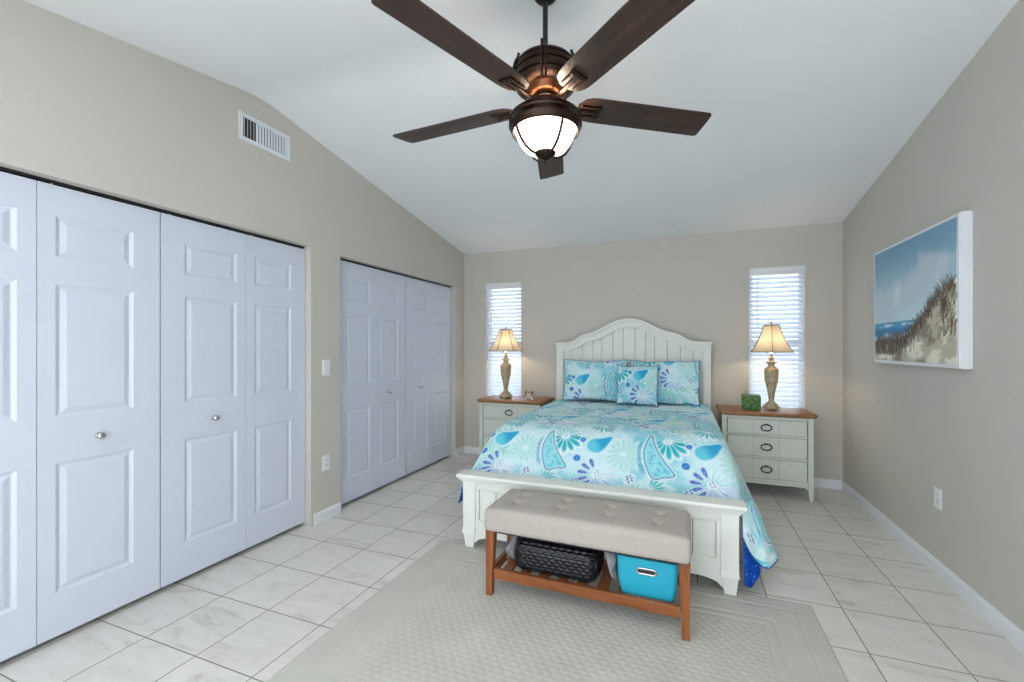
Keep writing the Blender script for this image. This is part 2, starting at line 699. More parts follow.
def tile_print(u, v, PW=0.585, PH=0.46):
    """coastal paisley and daisy print, in metres"""
    n1 = fbm(u * 3.1, v * 3.1)
    n2 = fbm(u * 9 + 11, v * 9 + 5)
    base = L3((152, 216, 228)) + (L3((212, 240, 245)) - L3((152, 216, 228))) * sst(0.40, 0.62, n1)[..., None]
    base = base + (L3((112, 204, 214)) - base) * (sst(0.50, 0.72, n2) * 0.6)[..., None]
    base = base + (L3((168, 222, 204)) - base) * (sst(0.55, 0.75, fbm(u * 5 + 31, v * 5 + 17)) * 0.6)[..., None]
    C = Canvas(u, v, base)

    def loc(cx, cy, rot=0.0):
        y = v / PH - cy
        ky = np.round(y)
        x = u / PW - cx - 0.5 * (ky % 2)
        x = (x - np.round(x)) * PW
        y = (y - ky) * PH
        c, s_ = math.cos(rot), math.sin(rot)
        return c * x + s_ * y, -s_ * x + c * y

    def petals(cx, cy, n, r0, a, b, rgb, rot=0.0, arc=None, alpha=1.0, outline=None, ow=0.005, inner=None):
        x, y = loc(cx, cy, rot)
        r, th = np.hypot(x, y), np.arctan2(y, x)
        p = 2 * PI / n
        k = np.round(th / p)
        tl = th - k * p
        px, py = r * np.cos(tl) - r0, r * np.sin(tl)
        bb = b * (1 + 0.45 * np.clip(px / a, -1, 1))
        d = (np.sqrt((px / a) ** 2 + (py / bb) ** 2) - 1) * min(a, b)
        ok = np.ones_like(d) if arc is None else (np.abs(k) <= arc).astype(float)
        if outline:
            C.put(sst(ow + AA, ow - AA, d) * ok, outline, alpha)
        C.put(sst(AA, -AA, d) * ok, rgb, alpha)
        if inner:
            C.put(sst(AA, -AA, d + 0.0075) * ok, inner, alpha)

    def disc(cx, cy, r, rgb, alpha=1.0, r_in=0.0, dx=0.0, dy=0.0):
        x, y = loc(cx, cy)
        q = np.hypot(x - dx, y - dy)
        m = sst(r + AA, r - AA, q)
        if r_in:
            m = m * sst(r_in - AA, r_in + AA, q)
        C.put(m, rgb, alpha)

    def seeds(cx, cy, rgb, R=0.022, n=6, a=0.009, b=0.0042):
        for q in range(n):
            ang = q * 2 * PI / n + 0.4
            x, y = loc(cx, cy)
            rr = R * (0.65 + 0.5 * ((q * 37) % 10) / 10)
            x, y = x - rr * math.cos(ang), y - rr * math.sin(ang)
            c, s_ = math.cos(ang + 0.3), math.sin(ang + 0.3)
            d = np.sqrt(((c * x + s_ * y) / a) ** 2 + ((-s_ * x + c * y) / b) ** 2) - 1
            C.put(sst(0.4, -0.4, d), rgb)

    # pale daisies, rings and washes
    petals(0.26, 0.53, 15, 0.058, 0.046, 0.0095, (176, 226, 220), alpha=0.9, outline=(232, 248, 248), ow=0.003)
    disc(0.26, 0.53, 0.012, (236, 248, 246))
    petals(0.88, 0.98, 15, 0.05, 0.036, 0.0075, (186, 228, 226), alpha=0.9, outline=(234, 248, 249), ow=0.003)
    disc(0.92, 0.62, 0.016, (222, 240, 226), 0.9)
    disc(0.12, 0.13, 0.018, (150, 196, 232), 0.9)
    disc(0.12, 0.13, 0.009, (120, 178, 224), 0.9)
    disc(0.225, 0.02, 0.025, (140, 204, 190), 0.9, 0.012)
    disc(0.225, 0.02, 0.013, (196, 232, 216), 0.9)
    # fan daisy, teal petals below and pale ones above
    petals(0.655, 0.755, 15, 0.056, 0.040, 0.0066, (140, 214, 222), rot=PI * 0.22, arc=3, outline=(238, 250, 250), ow=0.0035)
    petals(0.655, 0.755, 14, 0.070, 0.047, 0.0135, (40, 184, 196), rot=-PI * 0.47, arc=3, outline=(246, 252, 253), ow=0.0055)
    disc(0.655, 0.755, 0.022, (232, 246, 250))
    seeds(0.655, 0.765, (70, 120, 180), 0.013, 6, 0.004, 0.0025)
    # teal burst
    petals(0.52, 0.085, 17, 0.058, 0.040, 0.0072, (58, 190, 204), rot=-PI * 0.42, arc=4, outline=(242, 251, 252), ow=0.004)
    petals(0.52, 0.085, 17, 0.050, 0.034, 0.0068, (78, 196, 204), rot=PI * 0.22, arc=2, outline=(242, 251, 252), ow=0.004)
    disc(0.52, 0.085, 0.014, (238, 248, 251))
    # horn shaped paisley
    x, y = loc(0.55, 0.54)
    d = np.full(u.shape, 1.0)
    near = (np.abs(x) < 0.20) & (np.abs(y) < 0.22)
    d[near] = poly_dist(x[near], y[near], HORN)
    left = sst(-0.01, -0.04, x) * sst(0.10, 0.06, y) * sst(-0.13, -0.08, y)
    C.put(sst(0.040, 0.034, d) * sst(0.012, 0.016, d) * left * sst(-0.35, 0.35, np.sin(d * 640)), (34, 140, 202), 0.95)
    C.put(sst(0.0105 + AA, 0.0105 - AA, d), (238, 249, 252))
    C.put(sst(0.0035 + AA * 0.7, 0.0035 - AA * 0.7, d), (30, 66, 132))
    C.put(sst(-0.0015 + AA * 0.7, -0.0015 - AA * 0.7, d), (160, 224, 232))
    C.put(sst(-0.012, -0.022, d) * sst(0.48, 0.66, fbm(x * 60 + 4, y * 60, 2)), (96, 192, 214), 0.8)
    # navy loop daisy
    petals(0.025, 0.235, 15, 0.062, 0.038, 0.0065, (182, 196, 236), rot=-PI * 0.42, arc=3, outline=(236, 246, 252), ow=0.003)
    petals(0.025, 0.235, 15, 0.052, 0.030, 0.005, (238, 249, 252), rot=PI * 0.25, arc=4)
    petals(0.025, 0.235, 12, 0.076, 0.030, 0.0105, (26, 92, 184), rot=PI * 0.97, arc=2, outline=(236, 248, 252), ow=0.004, inner=(150, 200, 232))
    disc(0.025, 0.235, 0.026, (236, 247, 251))
    seeds(0.03, 0.245, (40, 90, 160), 0.016, 6, 0.0045, 0.0028)
    # leaf
    x, y = loc(0.0, 0.67)
    d = np.full(u.shape, 1.0)
    near = (np.abs(x) < 0.12) & (np.abs(y) < 0.12)
    d[near] = poly_dist(x[near], y[near], LEAF)
    C.put(sst(0.011 + AA, 0.011 - AA, d), (214, 240, 246), 0.9)
    C.put(sst(AA, -AA, d), (104, 208, 226))
    C.put(sst(AA, -0.012, d) * sst(-0.035, 0.03, x + 0.5 * y + 0.02 * (fbm(x * 30, y * 30) - 0.5)), (20, 156, 210), 0.85)
    # dots and seeds
    for cx, cy, r in ((0.845, 0.71, 0.0165), (0.815, 0.44, 0.0205)):
        disc(cx, cy, r + 0.006, (206, 236, 246))
        disc(cx, cy, r, (22, 118, 196))
        disc(cx, cy, r * 0.35, (96, 176, 224))
    disc(0.335, 0.21, 0.034, (228, 244, 250), 0.85)
    seeds(0.335, 0.21, (32, 84, 150), 0.019, 6, 0.0085, 0.004)
    disc(0.84, 0.09, 0.03, (226, 243, 250), 0.7)
    seeds(0.84, 0.09, (34, 96, 172), 0.022, 7, 0.0085, 0.004)
    seeds(0.10, 0.93, (60, 130, 180), 0.02, 5, 0.009, 0.004)
    return C.c


def painting_cols(W, H, nx, ny):
    """a generic seaside dune painting; u from the sea end (0) to the dune end (1), v up"""
    u, v = np.meshgrid(np.linspace(0, 1, nx), np.linspace(0, 1, ny), indexing='ij')
    sky_t, sky_b = L3((116, 152, 176)), L3((186, 210, 216))
    t = sst(0.35, 1.0, v)[..., None]
    c = sky_b + (sky_t - sky_b) * t
    C = Canvas(u, v, c)
    C.c = c
    cl = fbm(u * 4.5 + 2, v * 5 + 1, 5) + 0.28 * np.exp(-((v - (0.42 + 0.30 * u)) / 0.12) ** 2) - 0.2 * sst(0.6, 1, v)
    C.put(sst(0.55, 0.82, cl), (186, 196, 204), 0.85)
    wisps = np.exp(-((u - 0.33 - 0.25 * (v - 0.5)) / 0.05) ** 2) * sst(0.45, 0.55, v) * sst(0.74, 0.6, v) + np.exp(-((u - 0.84 - 0.2 * (v - 0.6)) / 0.035) ** 2) * sst(0.55, 0.62, v) * sst(0.82, 0.7, v)
    C.put(wisps * sst(0.35, 0.6, fbm(u * 14, v * 8)), (206, 212, 216), 0.8)
    # horizon haze, sea, surf
    C.put(sst(0.345, 0.335, v), (84, 150, 184))
    C.put(sst(0.30, 0.27, v), (60, 124, 168))
    wv = fbm(u * 9, v * 40, 4)
    C.put(sst(0.52, 0.66, wv) * sst(0.33, 0.31, v) * sst(0.29, 0.31, v), (206, 222, 228), 0.9)
    C.put(sst(0.235, 0.22, v + 0.02 * np.sin(u * 23)), (160, 192, 206))
    C.put(sst(0.5, 0.62, fbm(u * 10 + 4, v * 30)) * sst(0.235, 0.21, v), (212, 222, 226), 0.8)
    # dune
    ridge = 0.16 + 0.08 * u + 0.33 * sst(0.40, 0.95, u) + 0.03 * np.sin(u * 14) + 0.05 * (fbm(u * 8, u * 0 + 3) - 0.5)
    dn = v - ridge
    C.put(sst(0.006, -0.006, dn), (184, 176, 156))
    fold = fbm(u * 5 + v * 2 + 3, v * 6 - u * 3 + 8, 4)
    C.put(sst(0.006, -0.006, dn) * sst(0.5, 0.64, fold), (226, 220, 202), 0.9)
    C.put(sst(0.006, -0.006, dn) * sst(0.46, 0.34, fold), (132, 116, 98), 0.8)
    # grass strokes
    rs = np.random.RandomState(3)
    for k in range(1500):
        gu = rs.uniform(0.02, 1.0)
        rr = 0.16 + 0.08 * gu + 0.33 * float(sst(0.40, 0.95, np.array(gu)))
        dep = rs.rand()
        gv = rr - 0.02 - (dep ** 1.6) * 0.42 * min(1, rr * 1.5)
        if gv < 0 or (0.40 < gu < 0.85 and 0.10 < rr - gv < 0.32 and rs.rand() < 0.9):
            continue
        ln = rs.uniform(0.025, 0.105)
        lean = rs.uniform(-0.06, 0.045)
        iu0, iu1 = int(max(0, (gu - 0.07) * nx)), int(min(nx, (gu + 0.07) * nx + 1))
        iv0, iv1 = int(max(0, gv * ny)), int(min(ny, (gv + ln) * ny + 1))
        if iu1 <= iu0 or iv1 <= iv0:
            continue
        us, vs = u[iu0:iu1, iv0:iv1], v[iu0:iu1, iv0:iv1]
        s_ = (vs - gv) / ln
        d = np.abs(us - gu - lean * s_ ** 2)
        m = sst(0.0055, 0.0015, d) * (1 - 0.5 * s_)
        colr = [(70, 58, 48), (96, 80, 64), (122, 104, 84), (58, 50, 46)][rs.randint(4)]
        kk = (m * 0.85)[..., None]
        C.c[iu0:iu1, iv0:iv1] = C.c[iu0:iu1, iv0:iv1] * (1 - kk) + L3(colr) * kk
    return np.clip(C.c * 1.22, 0, 1)


# ------------------------------------------------------------------ the setting
def struct(mb, name, mat, label, cat, smooth=None):
    o = mb.build(name, mat, None, smooth)
    return mark(o, label, cat, kind='structure')


def roofz(y):
    if y > RIDGE_Y:
        return RIDGE_Z - (RIDGE_Z - EAVE_Z) * (y - RIDGE_Y) / (YB - RIDGE_Y)
    return RIDGE_Z - (RIDGE_Z - EAVE_Z) * (RIDGE_Y - y) / (YB - RIDGE_Y)


WT = 0.12   # wall thickness
struct(MB().box(XL - 0.75, XR + WT, YF - WT, YB + WT, -0.12, 0.0), 'floor', M['floor'], 'floor of square marbled cream tiles with grey grout', 'floor')

# ceiling: a vault whose ridge is softly rounded
ys = [YF - WT] + [RIDGE_Y - 0.12 + 0.02 * i for i in range(13)] + [YB + WT]
prof = []
for y in ys:
    z = roofz(y)
    d = abs(y - RIDGE_Y)
    if d < 0.12:
        s_ = (RIDGE_Z - EAVE_Z) / (YB - RIDGE_Y)
        z = RIDGE_Z - s_ * (0.12 / 2 + d * d / (2 * 0.12))
    prof.append((y, z))
mb = MB()
mb.prism(prof + [(y, z + 0.12) for y, z in reversed(prof)], 'X', XL - WT, XR + WT)
struct(mb, 'ceiling', M['ceiling'], 'white vaulted ceiling with a soft ridge above the fan', 'ceiling', 30)

# left wall with two closet openings
O1 = (0.485, 2.336, 2.031)
O2 = (2.616, 4.405, 2.018)


def sl(y0, y1, z0):
    pts = [(y0, z0), (y1, z0), (y1, roofz(y1) + 0.04)]
    if y0 < RIDGE_Y < y1:
        pts.append((RIDGE_Y, RIDGE_Z + 0.04))
    pts.append((y0, roofz(y0) + 0.04))
    return pts


mb = MB()
xa, xb = XL - WT, XL
mb.prism(sl(YF - WT, O1[0], 0), 'X', xa, xb)
mb.prism(sl(O1[0], O1[1], O1[2]), 'X', xa, xb)
mb.prism(sl(O1[1], O2[0], 0), 'X', xa, xb)
mb.prism(sl(O2[0], O2[1], O2[2]), 'X', xa, xb)
mb.prism(sl(O2[1], YB + WT, 0), 'X', xa, xb)
struct(mb, 'wall_left', M['wall'], 'greige left wall around the two closets', 'wall')
mb = MB()
mb.prism(sl(YF - WT, YB + WT, 0), 'X', XR, XR + WT)
struct(mb, 'wall_right', M['wall'], 'plain greige right wall behind the seaside painting', 'wall')
# closet shells
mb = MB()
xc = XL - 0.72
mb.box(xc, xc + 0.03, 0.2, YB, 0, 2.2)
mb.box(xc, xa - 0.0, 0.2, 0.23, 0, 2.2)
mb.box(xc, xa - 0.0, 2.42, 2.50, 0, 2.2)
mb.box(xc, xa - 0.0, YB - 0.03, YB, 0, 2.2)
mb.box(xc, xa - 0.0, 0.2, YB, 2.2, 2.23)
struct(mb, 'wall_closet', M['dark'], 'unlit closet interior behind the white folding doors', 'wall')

# back wall with two narrow windows
W1 = (-2.236, -1.778)
W2 = (0.602, 1.068)
WZ = (0.60, 2.067)
mb = MB()
ya, yb = YB, YB + WT
zt = roofz(YB) + 0.05
mb.box(XL - WT, W1[0], ya, yb, 0, zt)
mb.box(W1[1], W2[0], ya, yb, 0, zt)
mb.box(W2[1], XR + WT, ya, yb, 0, zt)
for W in (W1, W2):
    mb.box(W[0], W[1], ya, yb, 0, WZ[0])
    mb.box(W[0], W[1], ya, yb, WZ[1], zt)
struct(mb, 'wall_back', M['wall'], 'greige back wall behind the bed headboard', 'wall')

# front wall behind the camera, with a wide unseen opening added for brightness
mb = MB()
D = (-2.0, 0.9, 2.12)
ya, yb = YF - WT, YF
mb.box(XL - WT, D[0], ya, yb, 0, zt)
mb.box(D[1], XR + WT, ya, yb, 0, zt)
mb.box(D[0], D[1], ya, yb, D[2], zt)
struct(mb, 'wall_front', M['wall'], 'greige wall behind the camera with an opening added for light', 'wall')


def window(name, W, label):
    t = mark(thing(name, label, 'window', (0, 0, 0)), kind='structure')
    mb = MB()
    y0, y1 = YB + 0.075, YB + 0.115
    f = 0.035
    mb.box(W[0], W[0] + f, y0, y1, WZ[0], WZ[1], 0.004)
    mb.box(W[1] - f, W[1], y0, y1, WZ[0], WZ[1], 0.004)
    mb.box(W[0] + f, W[1] - f, y0, y1, WZ[0], WZ[0] + f, 0.004)
    mb.box(W[0] + f, W[1] - f, y0, y1, WZ[1] - f, WZ[1], 0.004)
    zm = (WZ[0] + WZ[1]) / 2
    mb.box(W[0] + f, W[1] - f, y0, y1, zm - 0.02, zm + 0.02, 0.004)
    mb.build('window_frame', M['trim'], t)
    MB().box(W[0] + f, W[1] - f, y0 + 0.015, y0 + 0.02, WZ[0] + f, WZ[1] - f).build('pane', M['pane'], t)
    MB().box(W[0] + 0.001, W[1] - 0.001, YB - 0.012, YB + 0.075, WZ[0], WZ[0] + 0.016, 0.004).build('window_sill', M['trim'], t)


window('window_1', W1, 'narrow back window behind the left lamp')
window('window_2', W2, 'narrow back window behind the right lamp')


def blind(W, label):
    t = thing('window_blind', label, 'blind', ((W[0] + W[1]) / 2, YB + 0.038, WZ[1]), 0, 'white slat blinds in the back windows')
    hw = (W[1] - W[0]) / 2 - 0.006
    # valance with moulded profile in front
    pr = [(-0.046, -0.078), (-0.036, -0.078), (-0.036, -0.004), (-0.052, -0.004), (-0.052, -0.016), (-0.048, -0.024), (-0.048, -0.06), (-0.050, -0.07)]
    MB().prism(pr, 'X', -hw - 0.004, hw + 0.004).build('valance', M['trim'], t, 40)
    MB().box(-hw, hw, -0.02, 0.03, -0.045, -0.002, 0.003).build('headrail', M['trim'], t)
    mb = MB()
    z = -0.10
    rot = Matrix.Rotation(math.radians(47), 3, 'X')
    while z > -(WZ[1] - WZ[0]) + 0.075:
        mb.box(-hw, hw, -0.025, 0.025, z - 0.0016, z + 0.0016, 0, rot=rot)
        z -= 0.0435
    mb.build('slats', M['blind'], t)
    zb = z + 0.005
    MB().box(-hw, hw, -0.022, 0.022, zb - 0.008, zb + 0.008, 0.003).build('bottom_rail', M['trim'], t)
    mb = MB()
    for x in (-hw * 0.62, hw * 0.62):
        mb.tube([(x, -0.027, -0.04), (x, -0.027, zb)], 0.0012, 6)
    mb.build('ladder_cords', M['trim'], t)
    mb = MB()
    mb.tube([(-hw * 0.70, -0.034, -0.05), (-hw * 0.70, -0.034, -0.62)], 0.0035, 6)
    mb.build('tilt_wand', M['vent'], t, 40)


blind(W1, 'white slat blind behind the left lamp, nearer the closets')
blind(W2, 'white slat blind behind the right lamp, nearer the painting')


# baseboards
def baseboard(name, poly_axis, label):
    mb = MB()
    for (x0, x1, y0, y1, d) in poly_axis:
        h = 0.082
        t = 0.013
        if d == 'L':      # on left wall, faces +X
            mb.prism([(x0, 0), (x0 + t, 0), (x0 + t, h - 0.02), (x0 + t * 0.5, h - 0.006), (x0 + t * 0.4, h), (x0, h)], 'Y', y0, y1)
        elif d == 'R':
            mb.prism([(x1, 0), (x1, h), (x1 - t * 0.4, h), (x1 - t * 0.5, h - 0.006), (x1 - t, h - 0.02), (x1 - t, 0)], 'Y', y0, y1)
        elif d == 'B':
            mb.prism([(y1, 0), (y1, h), (y1 - t * 0.4, h), (y1 - t * 0.5, h - 0.006), (y1 - t, h - 0.02), (y1 - t, 0)], 'X', x0, x1)
    return struct(mb, name, M['trim'], label, 'baseboard')


baseboard('baseboard_left', [(XL, 0, YF, O1[0] - 0.02, 'L'), (XL, 0, O1[1] + 0.024, O2[0] - 0.004, 'L'), (XL, 0, O2[1] + 0.01, YB, 'L')], 'white baseboard between the two closets')
baseboard('baseboard_right', [(0, XR, YF, YB, 'R')], 'white baseboard along the right wall under the painting')
baseboard('baseboard_back', [(XL + 0.013, XR - 0.013, 0, YB, 'B')], 'white baseboard along the back wall behind the nightstands')

# closet doors ---------------------------------------------------------------
LEAF_T = 0.034
XD = XL - 0.055        # front face of the leaves
DZ0, DZ1 = 0.027, 2.008
PANELS = [(0.215, 0.79), (0.99, 1.578), (1.695, 1.88)]


def leaf_mesh(y0, y1, top, sa, sb):
    """moulded three-panel leaf, front face towards +X"""
    mb = MB()
    b = mb.bm
    k = (top - DZ0) / (DZ1 - DZ0)
    P = [((a - DZ0) * k + DZ0, (c - DZ0) * k + DZ0) for a, c in PANELS]

    def face(pts):
        b.faces.new([b.verts.new(p) for p in pts])

    def rect(ya, yb, za, zb, x=XD):
        face([(x, ya, za), (x, yb, za), (x, yb, zb), (x, ya, zb)])
    rect(y0, y0 + sa, DZ0, top)
    rect(y1 - sb, y1, DZ0, top)
    zs = DZ0
    for za, zb in P + [(top, top)]:
        rect(y0 + sa, y1 - sb, zs, za)
        zs = zb
    for za, zb in P:
        loops = [(0.0, 0.0), (0.003, -0.0015), (0.014, -0.008), (0.018, -0.008), (0.036, -0.002), (0.039, -0.0015)]
        prev = None
        for ins, dx in loops:
            cur = [(XD + dx, y0 + sa + ins, za + ins), (XD + dx, y1 - sb - ins, za + ins), (XD + dx, y1 - sb - ins, zb - ins), (XD + dx, y0 + sa + ins, zb - ins)]
            if prev:
                for i in range(4):
                    face([prev[i], prev[(i + 1) % 4], cur[(i + 1) % 4], cur[i]])
            prev = cur
        face(prev)
    # edges and back
    xb_ = XD - LEAF_T
    face([(xb_, y0, DZ0), (xb_, y0, top), (xb_, y1, top), (xb_, y1, DZ0)])
    for (ya, yb) in ((y0, y0), (y1, y1)):
        face([(XD, ya, DZ0), (XD, ya, top), (xb_, ya, top), (xb_, ya, DZ0)])
    for z in (DZ0, top):
        face([(XD, y0, z), (XD, y1, z), (xb_, y1, z), (xb_, y0, z)])
    bmesh.ops.remove_doubles(b, verts=b.verts, dist=1e-5)
    return mb


def bifold(name, edges, knob_on, top, label, koff):
    t = mark(thing(name, label, 'closet door'), kind='structure')
    for i, (y0, y1) in enumerate(edges):
        lf = leaf_mesh(y0, y1, top, *((0.112, 0.056) if i == 0 else (0.056, 0.112))).build('door_leaf', M['door'], t)
        if i == knob_on:
            kz, ky = 0.884, y0 + koff
            mb = MB()
            mb.lathe([(0.001, 0.0), (0.015, 0.0), (0.015, 0.003), (0.007, 0.006), (0.006, 0.014), (0.012, 0.019), (0.0165, 0.026), (0.0145, 0.033), (0.007, 0.0365), (0.001, 0.037)], 20)
            bmesh.ops.rotate(mb.bm, verts=mb.bm.verts, cent=(0, 0, 0), matrix=Matrix.Rotation(PI / 2, 3, 'Y'))
            bmesh.ops.translate(mb.bm, verts=mb.bm.verts, vec=(XD - 0.0005, ky, kz))
            mb.build('knob', M['chrome'], lf, 50)
    mb = MB()
    for y0, y1 in edges:
        mb.tube([(XD - 0.017, y0 + 0.05, top - 0.004), (XD - 0.017, y0 + 0.05, top + 0.03)], 0.004, 8)
    mb.build('guide_pins', M['plastic'], t)


T1, T2 = 2.010, 2.000
bifold('door_1', [(0.492, 0.968), (0.9705, 1.421)], 1, T1, 'white folding closet door at the left edge of the frame', 0.201)
bifold('door_2', [(1.427, 1.8885), (1.891, 2.331)], 0, T1, 'white folding closet door next to the light switch', 0.268)
bifold('door_3', [(2.621, 3.0745), (3.0760, 3.522)], 1, T2, 'white folding door on the near half of the farther closet', 0.182)
bifold('door_4', [(3.537, 3.9655), (3.967, 4.399)], 0, T2, 'white folding closet door nearest the back corner', 0.225)
# header track strips
for nm, O in (('trim_1', O1), ('trim_2', O2)):
    mb = MB()
    mb.box(XD - 0.030, XD - 0.004, O[0] + 0.002, O[1] - 0.002, O[2] - 0.012, O[2] - 0.0005)
    struct(mb, nm, M['black'], 'dark sliding track over the %s closet doors' % ('nearer' if nm == 'trim_1' else 'farther'), 'track')

# ------------------------------------------------------------------ wall fittings
def vent():
    t = thing('air_vent', 'white louvred air vent high on the left wall', 'vent', (XL, 1.978, 2.652))
    hw, hh = 0.177, 0.086
    mb = MB()
    b = 0.026
    mb.prism([(-hw, -hh), (hw, -hh), (hw - 0.004, -hh + 0.0)], 'X', 0, 0.001) if False else None
    for (y0, y1, z0, z1) in ((-hw, hw, hh - b, hh), (-hw, hw, -hh, -hh + b), (-hw, -hw + b, -hh + b, hh - b), (hw - b, hw, -hh + b, hh - b)):
        mb.box(0.0, 0.009, y0, y1, z0, z1, 0.002)
    mb.build('frame', M['vent'], t)
    MB().box(-0.03, 0.0005, -hw + b, hw - b, -hh + b, hh - b).build('backing', M['slot'], t)
    n = 15
    mb = MB()
    for i in range(n):
        y = -hw + b + (2 * hw - 2 * b) * (i + 0.5) / n
        ang = math.radians(-38 if i < 4 else 31)
        rot = Matrix.Rotation(ang, 3, 'Z')
        mb.box(0.004 - 0.008, 0.004 + 0.008, y - 0.0011, y + 0.0011, -hh + b, hh - b, 0, rot=rot)
    mb.build('louvres', M['vent'], t)
    mb = MB()
    for z in (-0.028, -0.009, 0.010, 0.029):
        mb.box(-0.006, -0.0045, -hw + b, hw - b, z - 0.0015, z + 0.0015)
    mb.build('rear_bars', M['vent'], t)


vent()


def wall_plate(kind, label, cat, x, y, z, sgn):
    t = thing(kind, label, cat, (x, y, z), 0 if sgn > 0 else PI)
    MB().box(0, 0.006, -0.0365, 0.0365, -0.058, 0.058, 0.003, 3).build('cover_plate', M['plastic'], t, 40)
    if kind == 'light_switch':
        MB().box(0.005, 0.009, -0.017, 0.017, -0.034, 0.034, 0.002).build('rocker', M['trim'], t)
    else:
        for zz in (0.021, -0.021):
            s_ = MB().box(0.005, 0.008, -0.015, 0.015, zz - 0.014, zz + 0.014, 0.004, 3).build('socket', M['trim'], t)
            mb = MB()
            mb.box(0.0076, 0.0084, -0.008, -0.0055, zz - 0.004, zz + 0.006)
            mb.box(0.0076, 0.0084, 0.0055, 0.008, zz - 0.004, zz + 0.006)
            mb.build('slots', M['slot'], s_)


wall_plate('light_switch', 'white light switch between the two closets', 'switch', XL, 2.471, 1.144, 1)
wall_plate('wall_outlet', 'white outlet below the light switch between closets', 'outlet', XL, 2.471, 0.428, 1)
wall_plate('wall_outlet', 'white outlet low on the right wall below the painting', 'outlet', XR, 3.078, 0.436, -1)


def picture():
    y0, y1, z0, z1 = 2.77, 3.785, 1.192, 1.983
    dp = 0.055
    t = thing('framed_painting', 'framed seaside dune painting on the right wall', 'painting', (XR, (y0 + y1) / 2, (z0 + z1) / 2))
    hy, hz = (y1 - y0) / 2, (z1 - z0) / 2
    mb = MB()
    lip = 0.017
    for (a, b, c, d) in ((-hy, hy, hz - lip, hz), (-hy, hy, -hz, -hz + lip), (-hy, -hy + lip, -hz + lip, hz - lip), (hy - lip, hy, -hz + lip, hz - lip)):
        mb.box(-dp, 0, a, b, c, d, 0.0015)
    # stepped outer moulding
    for (a, b, c, d) in ((-hy - 0.004, hy + 0.004, hz, hz + 0.004), (-hy - 0.004, hy + 0.004, -hz - 0.004, -hz), (-hy - 0.004, -hy, -hz, hz), (hy, hy + 0.004, -hz, hz)):
        mb.box(-dp + 0.008, -0.006, a, b, c, d, 0.001)
    mb.build('frame', M['trim'], t)
    nx, ny = 300, 230
    cy, cz = hy - lip, hz - lip
    u, v = np.meshgrid(np.linspace(0, 1, nx), np.linspace(0, 1, ny), indexing='ij')
    P = np.stack([np.full_like(u, -dp + 0.010), cy - 2 * cy * u, -cz + 2 * cz * v], -1)
    Vv, F = slab_from_grid(P, -0.012)
    c = painting_cols(1, 1, nx, ny).reshape(-1, 3)
    np_mesh('canvas', Vv, F, M['canvas'], t, None, np.concatenate([c, c]))


picture()

# ------------------------------------------------------------------ ceiling fan
FX, FY = -0.578, 1.80


